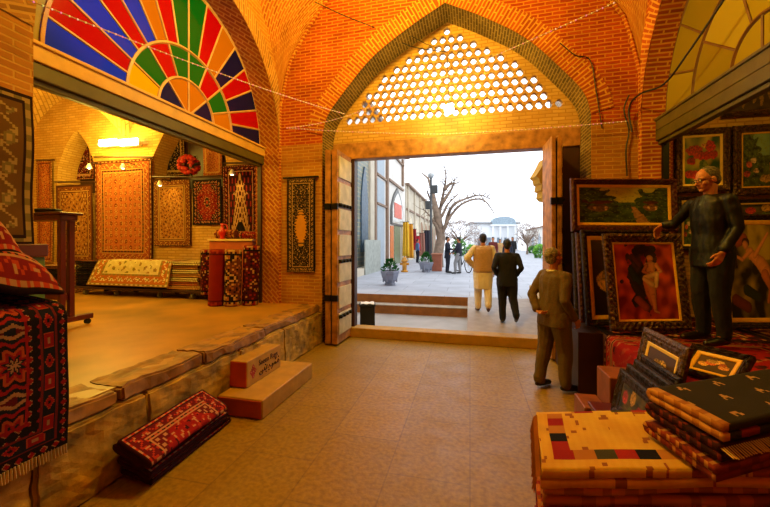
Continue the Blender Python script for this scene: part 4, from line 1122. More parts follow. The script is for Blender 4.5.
M['blackcloth'] = plain('black_cloth', hx('0c0b0d'), .9, scale=30); M['shoe'] = plain('black_shoe', hx('120d0a'), .3)
M['whitetunic'] = plain('off_white_cotton', hx('e0cda0'), .85, var=.12, scale=5); M['beige'] = plain('beige_vest_cloth', hx('b88f58'), .85, var=.15, scale=30)
M['navycloth'] = plain('navy_cloth', hx('161a2c'), .85); M['greycloth'] = plain('grey_cloth', hx('8a8c90'), .85)
M['shirt'] = plain('pale_shirt', hx('d8cfb8'), .8)
# man in the brown suit looking at the paintings
p = PZ(556, 390, .0)
human('man in a brown suit, one hand behind his back, looking up at the stacked paintings', (p.x-.02, p.y, .004), R(-58), 1.66, dict(
    hd=(0, -.005, 1.63), nck=(0, -.015, 1.47), wrR=(.21, .11, .90), elR=(.225, -.06, 1.13), elL=(-.225, -.14, 1.15), wrL=(-.09, -.18, .97), hdL=(.0, -.19, .95),
    anR=(.11, .06, .085), toR=(.13, .24, .03), knR=(.10, .07, .50), anL=(-.12, -.12, .085), toL=(-.15, .06, .03), knL=(-.11, -.04, .5)),
    vox=.009, top=(M['suit'], 'suit_jacket'), bottom=M['suit'], shoe=M['shoe'], hair=plain('light_grey_hair', hx('94897a'), .7, scale=60, bump=.8, col2=hx('5c5348')), hem=.80, collar=M['shirt'], look=.0, pitch=.25, bald=.4, build=1.1)
# dealer in the leather jacket
ZR = .745
p = PZ(712, 343, ZR+.01)
DEALER = (p.x, p.y, ZR+.006)
tgt = P(657, 232, 3.86)
yaw = R(104); s_ = 1.70/1.75
loc = Vector(DEALER); dloc = tgt-loc; c_, n_ = cos(-yaw), sin(-yaw); ht = V(dloc.x*c_-dloc.y*n_, dloc.x*n_+dloc.y*c_, dloc.z)/s_
shr = V(.185, .03, 1.42)
human('man in a black leather jacket and glasses steadying the framed figure painting with one hand', DEALER, yaw, 1.70, dict(
    shR=tuple(shr), elR=tuple(shr.lerp(ht, .5)+V(.03, -.03, -.07)), wrR=tuple(shr.lerp(ht, .84)+V(0, 0, .03)), hdR=tuple(ht),
    elL=(-.225, -.03, 1.14), wrL=(-.215, .10, .91), hd=(0, .05, 1.62), nck=(0, .02, 1.46)),
    vox=.009, top=(M['leather'], 'leather_jacket'), bottom=M['blackcloth'], shoe=M['shoe'], hair=M['hair_grey'], hem=.76, collar=M['shirt'], look=-.1, pitch=-.22, bald=.5, glasses=True, build=1.0)
# two men walking up the ramp
def ramp_z(y): return .165+.26*(y-6.36)/2.3
p = PZ(483, 313, .28); p.y = min(p.y, 7.9); z = ramp_z(p.y)
human('man in a cream tunic and beige vest walking away up the ramp, hand on hip', (p.x, p.y, z+.01), R(4), 1.61, dict(
    elL=(-.36, -.08, 1.20), wrL=(-.20, .06, 1.02), hdL=(-.14, .1, .97), knR=(.10, -.05, .52), anR=(.09, -.24, .16), toR=(.10, -.12, .05), knL=(-.10, .06, .5), anL=(-.10, .08, .085), toL=(-.12, .27, .03)),
    vox=.014, bottom=M['whitetunic'], tunic=M['whitetunic'], vest=M['beige'], shoe=plain('brown_shoe', hx('5a3018'), .5), hair=M['hair_dark'], hem=.52, build=1.16)
p = PZ(507, 325, .20); z = ramp_z(p.y)
human('man in a black jacket walking up the ramp with his hands in his pockets', (p.x, p.y, z+.01), R(0), 1.56, dict(
    elR=(.27, -.12, 1.17), wrR=(.19, .06, 1.00), elL=(-.27, -.12, 1.17), wrL=(-.19, .06, 1.00), knR=(.12, -.02, .5), anR=(.16, -.20, .18), toR=(.17, -.06, .07), knL=(-.09, .05, .5), anL=(-.08, .03, .085), toL=(-.09, .22, .03)),
    vox=.013, top=(M['blackcloth'], 'jacket'), bottom=M['blackcloth'], shoe=M['shoe'], hair=M['hair_dark'], hem=.78, hands=False, build=1.1)
# people on the plaza
ZP = .42
def plaza_person(x, yfeet, ytop, label, yaw, **k):
    p = PZ(x, yfeet, ZP); D = FPX*(EYE-ZP)/(yfeet-HY); Hh = min(1.78, (yfeet-ytop)*D/FPX)
    return human(label, (p.x, p.y, ZP+.003), yaw, Hh, k.pop('J', None), vox=.022, hands=True, **k)
plaza_person(447.5, 273, 236.5, 'man in a dark coat standing on the plaza beside the cyclist', R(-100), top=(M['navycloth'], 'coat'), bottom=M['navycloth'], shoe=M['shoe'], hair=M['hair_dark'], hem=.70,
    J=dict(elR=(.22, .05, 1.15), wrR=(.12, .27, 1.15), elL=(-.22, .05, 1.15), wrL=(-.10, .27, 1.12)))
plaza_person(459, 274, 237, 'man in a navy jacket and grey trousers standing astride the bicycle', R(70), top=(M['navycloth'], 'jacket'), bottom=M['greycloth'], shoe=M['shoe'], hair=M['hair_dark'], hem=.85,
    J=dict(elR=(.22, .1, 1.15), wrR=(.2, .3, 1.0), elL=(-.22, .1, 1.15), wrL=(-.2, .3, 1.0), anL=(-.14, .12, .085), knL=(-.13, .14, .5), toL=(-.15, .3, .03)))
plaza_person(493, 268, 237, 'man in a dark red jacket chatting behind the man in the cream tunic', R(160), top=(plain('dark_red_cloth', hx('6a2420'), .9), 'jacket'), bottom=M['navycloth'], shoe=M['shoe'], hair=M['hair_dark'], hem=.8)
plaza_person(500, 264, 239, 'person in a tan jacket standing just behind the dark red jacket', R(190), top=(M['beige'], 'jacket'), bottom=M['greycloth'], shoe=M['shoe'], hair=M['hair_dark'], hem=.8)
plaza_person(507.5, 269, 238.5, 'woman with brown hair in a navy top walking towards the gateway', R(175), top=(M['navycloth'], 'coat'), bottom=M['navycloth'], shoe=M['shoe'], hair=plain('brown_hair', hx('5a3420'), .6), hem=.7, hairlen=.02)
plaza_person(512.5, 262, 237, 'farther man in black standing behind the woman in navy', R(170), top=(M['blackcloth'], 'coat'), bottom=M['blackcloth'], shoe=M['shoe'], hair=M['hair_dark'], hem=.8)
plaza_person(417.5, 263, 239, 'man in a blue shirt by the shop with hanging clothes', R(-60), top=(plain('blue_shirt', hx('5a7aa8'), .8), 'shirt'), bottom=M['navycloth'], shoe=M['shoe'], hair=M['hair_dark'], hem=.86)
# ================================================================ paintings and the right side
M['frame_dark'] = plain('carved_dark_walnut_frame', hx('301a0e'), .5, var=.5, scale=30, bump=.8, col2=hx('140a06'), spec=.3)
M['frame_gold'] = plain('antique_gold_liner', hx('f4bc34'), .4, metal=.0, var=.15, scale=20)
M['frame_bronze'] = plain('carved_bronze_frame', hx('6a4a28'), .35, metal=.5, var=.5, scale=36, bump=.9, col2=hx('241608'))
M['frame_red'] = plain('red_brown_frame', hx('4a1a10'), .4, var=.4, scale=24, bump=.6)
M['cream_liner'] = plain('cream_liner', hx('f4d070'), .6, var=.1)
def fnz(x, y, s, k=0): return noise.noise(Vector((x*s, y*s, k*3.7)))
def mixc(a, b, t): t = max(0, min(1, t)); return tuple(a[i]*(1-t)+b[i]*t for i in range(3))
def blobs(bg, items, asp=1, wob=.02, freq=14, soft=False):
    def f(u, v):
        x, y = u*asp, v
        x2 = x+wob*fnz(u, v, freq, 1); y2 = y+wob*fnz(u, v, freq, 2); c = bg(u, v)
        for cx, cy, rx, ry, an, col in items:
            dx, dy = x2-cx*asp, y2-cy; ca, sa = cos(an), sin(an); p, q = (dx*ca+dy*sa)/rx, (-dx*sa+dy*ca)/ry
            if soft and p*p+q*q < 1: c = tuple(max(0, z*(1.15+.35*fnz(u, v, 22, 3)+.35*q-.25*p)) for z in col)
            elif p*p+q*q < 1: c = mixc(c, tuple(max(0, z*(1+.9*fnz(u, v, 24, 3)+.6*fnz(u, v, 60, 4)-.3*q)) for z in col), 3-2.5*(p*p+q*q))
        return c
    return f
def land_bg(sky, gr, tree):
    def f(u, v):
        t = fnz(u, v, 9, 1)*.5+.5; h = .42+.1*fnz(u, 0, 5, 2)
        c = mixc(tree, gr, .5+fnz(u, v, 16, 3)) if v > h else mixc(gr, tree, .45+.8*fnz(u, v, 12, 5))
        gap = abs(u-.55)*2.6-(v-.62)*1.2
        if v > .58 and gap+.5*fnz(u, v, 8, 6) < .30: c = mixc(sky, gr, .3*t)
        if fnz(u, v, 34, 9) > .38: c = mixc(c, (.25, .28, .06), .6)
        path = abs(u-(.62+.25*(.4-v)))-.03-.12*(.4-v)
        if v < .45 and path < .02*fnz(u, v, 20, 4): c = mixc(hx('9a6a34'), hx('c9985a'), .5+fnz(u, v, 25, 4))
        return c
    return f
wood_scene = blobs(land_bg(hx('d8cc4c'), hx('4a6424'), hx('141c10')), [
    (.22, .42, .26, .10, 0, hx('6a4a2c')), (.25, .58, .30, .05, .05, hx('5a2414')), (.30, .42, .04, .06, 0, hx('c9a06a')), (.18, .42, .03, .05, 0, hx('a57c4c')), (.08, .6, .10, .04, -.5, hx('4a2018')),
    (.80, .44, .17, .10, 0, hx('8a5c34')), (.80, .58, .20, .05, 0, hx('5c2616')), (.78, .44, .025, .05, 0, hx('d8b070')), (.86, .42, .025, .04, 0, hx('d8b070')), (.9, .25, .12, .06, 0, hx('3c4a1c')), (.5, .12, .3, .05, 0, hx('4a5a24'))], 2.1)
flower_scene = blobs(lambda u, v: mixc(hx('24501c'), hx('e8c84a'), .5+fnz(u, v, 4, 7)-.6*abs(u-.5)), [
    (.28, .72, .17, .11, .2, hx('b8241c')), (.42, .62, .13, .10, 0, hx('c8341c')), (.60, .60, .14, .10, 0, hx('b82018')), (.72, .80, .11, .12, 0, hx('c42a1c')), (.2, .5, .10, .08, 0, hx('a01c14')),
    (.80, .62, .10, .09, 0, hx('b8281c')), (.35, .2, .14, .10, 0, hx('c03a24')), (.15, .22, .12, .09, 0, hx('a8281c')), (.5, .36, .06, .16, 0, hx('5a7a24')), (.62, .38, .05, .14, .3, hx('8a9a34')), (.55, .82, .05, .05, 0, hx('e0903c'))], .75, .03)
garden_scene = blobs(land_bg(hx('8ab09a'), hx('5c7030'), hx('1c2814')), [
    (.15, .42, .09, .07, 0, hx('b85a4c')), (.10, .25, .10, .06, 0, hx('a8443c')), (.3, .3, .08, .05, 0, hx('c9a08a')), (.25, .5, .09, .05, 0, hx('d8c0a8')), (.75, .55, .16, .10, 0, hx('8a6a3c')), (.75, .68, .18, .05, 0, hx('4a3020')), (.55, .15, .22, .07, 0, hx('b8925a'))], 1.3)
def limbs(bg, segs, asp):
    """painted figure: tapering strokes (x0, y0, r0, x1, y1, r1, colour), modelled light to dark across each stroke"""
    def f(u, v):
        x, y = u*asp, v; c = bg(u, v)
        for x0, y0, r0, x1, y1, r1, col in segs:
            ax, ay, bx, by = x0*asp, y0, x1*asp, y1; L = (bx-ax)**2+(by-ay)**2+1e-9; t = max(0, min(1, ((x-ax)*(bx-ax)+(y-ay)*(by-ay))/L))
            dx, dy = x-ax-(bx-ax)*t, y-ay-(by-ay)*t; r = r0+(r1-r0)*t; d = math.hypot(dx, dy)/r
            if d < 1: s = 1.15-.5*d*d-.25*dx/r+.12*fnz(u, v, 26, 3); c = tuple(max(0, z*s) for z in col)
        return c
    return f
sk1, sk2, dr = hx('e09a68'), hx('c87848'), hx('ecc89a')
figure_scene = limbs(lambda u, v: mixc(hx('8a1c0c'), hx('e85a20'), .5+1.2*fnz(u, v, 8, 8)) if (math.hypot((u-.42)*1.5, (v-.58)*.9)+.25*fnz(u, v, 7, 3)+.1*fnz(u, v, 22, 5) > .36) else mixc(hx('1a1a16'), hx('5a3826'), .35+1.1*fnz(u, v, 13, 2)), [
    (.36, .90, .045, .66, .93, .05, hx('2c1c16')), (.30, .84, .03, .42, .72, .035, hx('5a2c20')), (.26, .66, .04, .36, .5, .06, hx('26343a')), (.3, .45, .05, .4, .32, .06, hx('3a2a22')), (.34, .26, .05, .46, .16, .05, hx('a0482c')),
    (.57, .86, .050, .66, .85, .045, hx('3a2018')), (.60, .81, .040, .61, .805, .040, sk1), (.61, .77, .02, .61, .74, .025, sk2), (.54, .72, .03, .70, .72, .03, sk1), (.61, .70, .068, .59, .60, .052, sk1),
    (.59, .58, .055, .56, .50, .078, sk1), (.53, .48, .065, .53, .34, .042, sk2), (.53, .34, .038, .57, .20, .024, sk2), (.58, .48, .062, .60, .30, .042, sk1), (.60, .30, .038, .61, .12, .022, sk1), (.61, .11, .018, .67, .09, .014, sk1),
    (.70, .71, .026, .77, .63, .022, sk1), (.77, .63, .022, .66, .61, .018, sk1), (.54, .71, .024, .47, .63, .020, sk2), (.47, .63, .02, .56, .60, .016, sk2),
    (.50, .55, .035, .70, .60, .03, dr), (.70, .60, .03, .66, .44, .028, dr), (.48, .53, .03, .60, .46, .04, dr)], .8)
rose_scene = blobs(lambda u, v: mixc(hx('1c2410'), hx('6a5a24'), .5+fnz(u, v, 6, 2)), [(.2+.3*i, .5+.2*sin(i*2), .2, .28, 0, hx(c)) for i, c in enumerate(('a8342c', 'b88a3c', 'a02c24'))]+[(.5, .2, .2, .15, 0, hx('5a6a2c'))], 2)
cherub_scene = limbs(lambda u, v: mixc(hx('1c1e10'), hx('c8b040'), .25+fnz(u, v, 5, 4)+.3*fnz(u, v, 14, 6)+(.55 if v > .62 and u > .35 else 0)), [
    (.10, .78, .05, .28, .84, .06, hx('a8543c')), (.30, .80, .05, .32, .80, .05, hx('4a2c1c')), (.30, .78, .042, .31, .77, .042, sk1), (.36, .70, .05, .56, .58, .075, sk1), (.56, .58, .08, .66, .48, .08, sk1), (.66, .48, .07, .82, .38, .045, sk1), (.82, .38, .04, .92, .24, .025, sk2),
    (.62, .46, .06, .72, .32, .04, sk2), (.72, .32, .038, .66, .18, .024, sk2), (.40, .72, .03, .24, .62, .022, sk1), (.24, .62, .02, .12, .66, .016, sk1), (.46, .66, .03, .60, .80, .022, sk1), (.60, .80, .022, .70, .90, .016, sk1), (.3, .3, .06, .5, .22, .05, hx('2c3a20')), (.1, .2, .06, .3, .12, .06, hx('7a3a28'))], .9)
brown_scene = blobs(lambda u, v: mixc(hx('2c2010'), hx('5a4420'), .5+fnz(u, v, 5, 6)), [(x, .42, .04, h, a, hx('8a6a34')) for x, h, a in ((.15, .28, .1), (.27, .36, -.15), (.4, .22, .1), (.52, .3, 0), (.66, .2, .2), (.82, .3, -.1))]+[(x, y, .035, .05, 0, hx('9a7840')) for x, y in ((.15, .74), (.29, .82), (.4, .66), (.52, .76))], 1.2)
still_scene = blobs(lambda u, v: mixc(hx('3a2410'), hx('5a4020'), v), [(.22+.18*i, .45+.13*((i*7) % 3), .15, .14, 0, hx(c)) for i, c in enumerate(('f0b050', 'e0703c', 'f8c870', 'd89044'))]+[(.4, .7, .16, .12, 0, hx('b89050')), (.7, .62, .1, .1, 0, hx('a84c2c'))], 1)
def painting(label, w, h, fn, loc, yaw, tilt=0, fw=.075, mats=('frame_dark', 'frame_gold'), group=None, res=70, lw=.028, dep=.035, orn=.006, roll=0):
    e = empty('framed_painting', loc, 0, label=label, cat='painting', group=group); e.rotation_euler = (-tilt, roll, yaw)
    def mould(name, x0, z0, x1, z1, pr, mat, seg, amp):
        mb = MB(); nx = max(2, int((x1-x0)/seg)); nz = max(2, int((z1-z0)/seg)); rows = []
        wd_ = pr[-1][0]
        for t, hgt in pr:
            a0, b0, a1, b1 = x0+t, z0+t, x1-t, z1-t; r = []
            r += [(a0+(a1-a0)*i/nx, b0) for i in range(nx)]; r += [(a1, b0+(b1-b0)*i/nz) for i in range(nz)]
            r += [(a1+(a0-a1)*i/nx, b1) for i in range(nx)]; r += [(a0, b1+(b0-b1)*i/nz) for i in range(nz)]
            rows.append([(x, -hgt-(amp*(sin(x*90)*sin(z*90)+noise.noise(Vector((x*40, z*40, t*60)))) if 0 < t < wd_ else 0), z) for x, z in r])
        N = len(rows[0]); mb.v = [p for r in rows for p in r]
        for k in range(len(rows)-1):
            for i in range(N): a, b = k*N+i, k*N+(i+1) % N; mb.f.append((a, b, b+N, a+N)); mb.m.append(0)
        return mb.build(name, mat, e, smooth=False, fix=True, uvs=False)
    d = dep
    mould('frame', -w/2, 0, w/2, h, [(0, -.012), (0, d*.55), (fw*.12, d*.9), (fw*.3, d*1.15), (fw*.5, d*.8), (fw*.62, d*.9), (fw*.85, d*.5), (fw, d*.35), (fw, -.01)], M[mats[0]], .016, orn)
    mould('liner', -w/2+fw, fw, w/2-fw, h-fw, [(0, d*.3), (lw*.2, d*.42), (lw*.8, d*.25), (lw, d*.12), (lw, -.005)], M[mats[1]], .2, 0)
    cw, ch = w-2*fw-1.6*lw, h-2*fw-1.6*lw
    grid('canvas', lambda u, v: (-cw/2+u*cw, 0, fw+.8*lw+v*ch), res, max(10, int(res*ch/cw)), M['canvas'], e, fn, smooth=False)
    MB().box((-w/2+.01, .001, .01), (w/2-.01, .012, h-.01)).build('backing_board', M['wood_dark'], e, uvs=False)
    return e
ZR = .75
def face_cam(x0, x1, y0, y1, D, **k):
    """outer box of a leaning frame in the photograph, parallel to the picture"""
    a, b = P(x0, y1, D), P(x1, y1, D); w = (b-a).length; h = (y1-y0)*D/FPX; c = (a+b)/2; return c, w, h
c, w, h = face_cam(609, 693, 235, 332, 3.86); painting('large ornate frame round a pale draped figure on a red ground, held by the dealer', w, h*1.01, figure_scene, (c.x, c.y, ZR+.004), TH+.05, .13, .10, ('frame_bronze', 'frame_gold'), res=120, lw=.022, orn=.010)
c, w, h = face_cam(583, 668, 237, 334, 4.1); painting('tall frame with an orange-gold liner just behind the large figure painting', w, h*.99, still_scene, (c.x+.02, c.y+.02, ZR+.004), TH+.07, .10, .07, ('frame_dark', 'frame_gold'), lw=.05, res=60)
c, w, h = face_cam(576, 655, 238, 332, 4.27); painting('dark red frame second behind the large figure painting', w, h*.96, garden_scene, (c.x+.03, c.y+.03, ZR+.004), TH+.08, .08, .07, ('frame_red', 'frame_dark'), res=40)
c, w, h = face_cam(571, 655, 240, 332, 4.42); painting('plain dark frame deepest of those stacked behind the large figure painting', w, h*.94, wood_scene, (c.x+.03, c.y+.03, ZR+.004), TH+.08, .06, .06, ('frame_dark', 'frame_dark'), res=40)
c, w, h = face_cam(570, 679, 179.5, 232.5, 4.36); painting('wide woodland cottage landscape in a gold-lined frame on top of the stacked frames', w, h, wood_scene, (c.x, c.y, c.z+.012), TH+.04, .04, .075, ('frame_red', 'frame_gold'), res=150, lw=.035)
# paintings on the shop wall
GW = 'paintings hung at the back of the picture shop'
def wallpaint(x0, y0, x1, y1, fn, lab, mats=('frame_dark', 'frame_gold'), Y=5.66, fw=.08, res=80, lw=.03, tilt=0, **k):
    a, b = PY(x0, y1, Y), PY(x1, y0, Y); return painting(lab, b.x-a.x, b.z-a.z, fn, ((a.x+b.x)/2, Y, a.z), 0, tilt, fw, mats, GW, res, lw, **k)
wallpaint(675, 127, 730, 193, flower_scene, 'upright painting of red flowers above the head of the dealer', ('frame_bronze', 'cream_liner'), fw=.085, res=90)
wallpaint(732, 122, 800, 196, garden_scene, 'painting of a garden path and cottage beside the red flowers', ('frame_bronze', 'frame_gold'), fw=.10, lw=.02)
wallpaint(677, 196, 712, 250, garden_scene, 'small painting half hidden behind the shoulder of the dealer', ('frame_dark', 'cream_liner'), fw=.05, res=40)
wallpaint(734, 198, 800, 222, rose_scene, 'low wide painting of roses under the garden path painting', ('frame_dark', 'cream_liner'), fw=.05, lw=.02, res=60)
wallpaint(722, 68, 800, 118, brown_scene, 'brown painting of upright figures just under the olive fan window sill', ('frame_bronze', 'frame_bronze'), fw=.05, res=70, Y=5.68)
c, w, h = face_cam(722, 800, 221, 336, 3.95); painting('large painting of a reclining figure with gold-lined base, standing behind the dealer', w, h, cherub_scene, (c.x, c.y, ZR+.004), TH, .05, .07, ('frame_dark', 'frame_gold'), res=110, lw=.05)
# red rugs over the right platform
Xf = 1.428
pth = [(Xf, 2.03, .08)]+[(Xf, 2.03, .08+.09*i) for i in range(1, 7)]+[(Xf, 2.0, .69), (Xf+.03, 2.0, .722), (Xf+.09, 2.0, .727)]+[(Xf+.09+.15*i, 2.0, .727) for i in range(1, 10)]
def redfield(u, v):
    L_ = 2.25; y = u*2.25; d = min(u*2.25, 2.25-y, (v)*2.1, (1-v)*2.1)
    f = persian(2.25, 2.1, hx('a81010'), hx('b01c14'), hx('5a0c10'), hx('b87a4c'), hx('3a0a0c'), 'flor', 9, .10)
    c = f(u, v)
    if d > .28 and fnz(u, v, 7, 3) > -.2: c = mixc(c, hx('a8120e'), .75)
    return c
e = empty('platform_rug', (Xf, 2.0, .70), 0, label='bright red rug spread on the picture platform and hanging down its front', cat='rug')
drape([Vector(q)-Vector((Xf, 2.0, .70)) for q in pth], (0, 2.25, 0), 'red', 'flor', 'rug_field', None, n=110, res=110, thick=.014, parent=e, colf=redfield, wave=.006)
e = empty('platform_rug', (3.15, 2.6, .705), 0, label='brown and gold patterned rug lying along the back of the picture platform', cat='rug')
grid('rug_field', lambda u, v: (u*1.6, v*2.6, .012), 60, 80, M['rug'], e, persian(1.6, 2.6, *RUGS['gold'], 'flor', 6), thick=.010)
e = empty('platform_rug', (1.46, 4.29, .705), 0, label='wine red rug lying under the standing frames at the far end of the picture platform', cat='rug')
grid('rug_field', lambda u, v: (u*1.6, v*1.25, .014), 50, 40, M['rug'], e, persian(1.6, 1.25, *RUGS['wine'], 'flor', 8), thick=.010)
mb = MB(); mb.box((1.20, 4.40, 0), (1.452, 5.64, .7)); struct(mb.build('floor_platform_end', M['wood_dark']))
# wooden steps up to the platform
e = empty('wooden_steps', (.94, 3.27, 0), 0, label='two reddish wooden steps standing before the picture platform', cat='steps')
ws = plain('reddish_step_wood', hx('8a4a24'), .45, var=.3, scale=9)
MB().box((.19, 0, .0), (.47, .31, .60)).build('upper_step', ws, e, bevel=.01); MB().box((0, 0, 0), (.185, .31, .33)).build('lower_step', ws, e, bevel=.01)
# chest with the small frames leaning against the platform
e = empty('low_chest', (1.24, 2.80, 0), 0, label='low dark chest against the platform carrying the leaning small frames', cat='chest')
MB().box((-.30, -.30, 0), (.16, .32, .42)).build('chest_body', M['wood_dark'], e, bevel=.01); MB().box((-.32, -.32, .42), (.17, .33, .45)).build('chest_lid', M['wood_red'], e, bevel=.008)
GF = 'small frames leaning on the chest'
for i in range(5):
    hh = [.60, .42, .39, .36, .33, .30][i]
    painting(['small carved frame with golden blossom, tallest of the frames on the chest', 'dark frame leaning directly on the golden blossom frame', 'dark frame second in front of the golden blossom frame', 'dark frame third in front of the golden blossom frame',
              'dark frame fourth in front of the golden blossom frame', 'lowest dark frame in front on the chest'][i], .60-(.10 if i else 0), hh, still_scene if i == 0 else rose_scene,
             (1.265-.054*i, 2.95-(.09 if i else 0)-.03*i, .452), -pi/2, .20, .09 if i == 0 else .05, ('frame_bronze' if i == 0 else 'frame_dark', 'cream_liner' if i == 0 else 'frame_dark'), GF, 60 if i == 0 else 30, dep=.016 if i else .022, orn=.003)
q = PZ(705, 378, .76)
painting('small flower painting lying tilted on the red rug', .36, .30, still_scene, (q.x, q.y, .752), -.9, 1.0, .05, ('frame_dark', 'frame_gold'), None, 50)
# ---- foreground pile of gabbeh rugs
A_ = PZ(541, 468, .745); ru = Vector((CT, ST, 0)); fe = PZ(537, 410, .745)-A_; D_ = fe.length; fv = fe/D_
names = ['lowest red', 'dark brown', 'orange', 'wine red', 'cream and red', 'rust orange', 'tan orange', 'golden cream']
RUGS['rust'] = (hx('a8441c'), hx('8a2c14'), hx('5a140c'), hx('c9783c'), hx('3a100a')); RUGS['tan'] = (hx('c98440'), hx('b8602c'), hx('8a2c14'), hx('d8a45c'), hx('5a2410'))
kk = ['wine', 'brown', 'rust', 'wine', 'rust', 'tan', 'rust', 'tan']; z = .004; W = 1.04
for i in range(8):
    t = .0445
    if i < 7:
        folded_rug(A_*1+ru*(random.Random(i).uniform(-.02, .03))+fv*random.Random(i+9).uniform(-.005, .02)+Vector((0, 0, z-A_.z)), ru*W, fv*D_, 2, t, kk[i], 'gabbeh' if i > 3 else 'flor',
               '%s rug %s the golden cream gabbeh' % (names[i], ['at the bottom of the pile under', 'second from the bottom under', 'third from the bottom under', 'fourth from the bottom under', 'third below', 'second below', 'directly below'][i]), 'folded rugs in the pile near the camera', seed=140+i, n=50, jitter=.02, wave=.014, colf=plainfold(*[(hx('7a1c10'), hx('c07838')), (hx('5a2410'), hx('8a3418')), (hx('b04c1c'), hx('d8a050')), (hx('7a140e'), hx('3a0c0c')), (hx('c8702c'), hx('a8281a')), (hx('b83c18'), hx('d89444')), (hx('d08434'), hx('9a2c18'))][i]))
    else:
        sq = [hx('140c0a'), hx('d08a34'), hx('a81c10'), hx('c9812c'), hx('4a4620'), hx('b02414')]
        def gab(u, v):
            x = u*W; L_ = 2*D_+.05; yd = (1-v)*L_
            c = mixc(hx('f8c848'), hx('ecb038'), .5+fnz(x, yd, 7, 1)+.5*sin(x*160)*.25)
            if abs(yd-.115) < .042 and x > .055: return sq[int((x-.055)/.10+2) % 6]
            if abs(x-.10) < .042 and .07 < yd < D_-.04: return sq[int((yd-.07)/.085+4) % 6]
            if D_-.035 < yd < D_-.005 and x > .2 and int(x/.11) % 3: return sq[int(x/.11) % 6]
            if fnz(x*1.0, yd, 22, 5) > .55: return hx('a8642c')
            if x > .55 and fnz(x, yd, 12, 6) > .25: return hx('b0602c')
            return c
        e = folded_rug(A_+Vector((0, 0, z-A_.z)), ru*W, fv*D_, 2, t, 'tan', 'gabbeh', 'golden cream gabbeh with a border of black, red and orange squares, topmost of its pile', None, seed=160, n=170, colf=gab, jitter=.01, wave=.012)
        off = Vector(e.location); mb = MB()
        for k in range(70):
            y = D_*(k+.5)/70; b = A_+fv*y-off; b.z = z+t*1.4-off.z
            mb.tube([b, b-ru*.02+Vector((0, 0, -.01)), b-ru*(.03+.01*hsh(k))+Vector((0, 0, -.06-.03*hsh(k, 5)))], [.005, .004, .003], 4)
        mb.build('fringe', plain('shaggy_tan_fringe', hx('a86a34'), .9), e, uvs=False)
    z += t*2.06+.001
zg = z
# dark olive rugs stacked on it
a0 = P(723, 431, 1.4); d0 = Vector((.80, .46, 0)); d1 = Vector((-.10, .36, 0))
RUGS['olive'] = (hx('2c2612'), hx('2c2612'), hx('7a3418'), hx('c98a44'), hx('140e08'))
def olive(u, v):
    x = u*.92; L_ = .79; yd = (1-v)*L_
    if x < .045: return hx('d89a4c') if int(yd/.03) % 3 else hx('b8742c')
    if v > .5:
        gx, gy = (x+.04)/.13, yd/.13; fx, fy = gx-int(gx)-.5, gy-int(gy)-.5
        if (int(gx)+int(gy)) % 2 and abs(abs(fx)*1.2+fy-.05) < .10 and abs(fx) < .2: return hx('c99a5c')
        return hx('332c14')
    return hx('8a2c14') if int(x/.11) % 2 else hx('2c2612')
zz_ = zg+.012
for i, (k, lab) in enumerate((('rust', 'rust red folded rug under the dark olive rug at the frame edge'), ('wine', 'wine folded rug directly below the dark olive rug'), ('olive', 'dark olive rug with small cream arrow motifs, on top beside the golden gabbeh'))):
    t = .036
    folded_rug(Vector((a0.x, a0.y, zz_))+d0.normalized()*(.02*i-.02), d0, d1, 2, t, k, 'flor', lab, None, seed=170+i, n=90 if i == 2 else 40, colf=[plainfold(hx('8a3418'), hx('c88a44')), plainfold(hx('3a1410'), hx('7a2c18')), olive][i], wave=.01, jitter=.012, fringe=(i == 1)); zz_ += t*2.06+.004
# ================================================================ street outside
XW = -4.5
def fy(x): return PX(x, 243, XW).y
def fz(x, y): return PX(x, y, XW).z
white = plain('whitewashed_wall', hx('dcd8d0'), .8, var=.08, scale=1.5); stonew = plain('pale_stone_wall', hx('c8bda8'), .8, var=.15, scale=2)
tilem = brick('blue_tile_mosaic', hx('5a7484'), hx('7a8474'), hx('a09a80'), .18, .18, .03, rough=.4)
blue_grey = plain('blue_grey_panel', hx('a3b0bb'), .7, var=.1); brownt = plain('brown_trim', hx('8a6f5a'), .7)
def wallbox(x0, x1, ytop, ybot, dep, mat, name='panel', par=None, off=0, mbx=None):
    """box on the street wall between picture columns x0..x1"""
    y0, y1 = fy(x0), fy(x1); zt = max(fz(x0, ytop[0]), .5) if isinstance(ytop, tuple) else fz((x0+x1)/2, ytop); zb = fz((x0+x1)/2, ybot) if ybot is not None else ZP
    if mbx is not None: mbx.box((XW+off, y0, zb), (XW+off+dep, y1, zt)); return
    return MB().box((XW+off-par.location.x, y0-par.location.y, zb-par.location.z), (XW+off+dep-par.location.x, y1-par.location.y, zt-par.location.z)).build(name, mat, par)
def pointed(y0, y1, zb, zs, za, x, n=5):
    c, hw = (y0+y1)/2, (y1-y0)/2; return [(x, y0, zb)]+[(x, p[0], p[1]) for p in arch_curve(c, hw, zs, za-zs, n)]+[(x, y1, zb)]
b = empty('street_building', (XW-3, 8.6, ZP), 0, label='tall white building with blue tiled panel and arched shop window outside the doorway', cat='building')
o = Vector(b.location)
H1 = PX(405, 159, XW).z; y0, y1 = 8.7, fy(405)
MB().box((0, .1, 0), (3, y1-o.y, H1-ZP)).build('wall', white, b)
MB().box((-.1, .0, H1-ZP), (3.3, y1-o.y+.2, H1-ZP+.22)).build('cornice', brownt, b)
def wb(x0, x1, yt, yb, dep, mat, name, off=3.0):
    ya, yb_ = fy(x0)-o.y, fy(x1)-o.y; xm = (x0+x1)/2; zt = fz(xm, yt)-ZP; zb = (fz(xm, yb)-ZP) if yb else 0
    return MB().box((off, ya, zb), (off+dep, yb_, zt)).build(name, mat, b)
wb(357, 368, 150, None, .03, tilem, 'tile_panel')
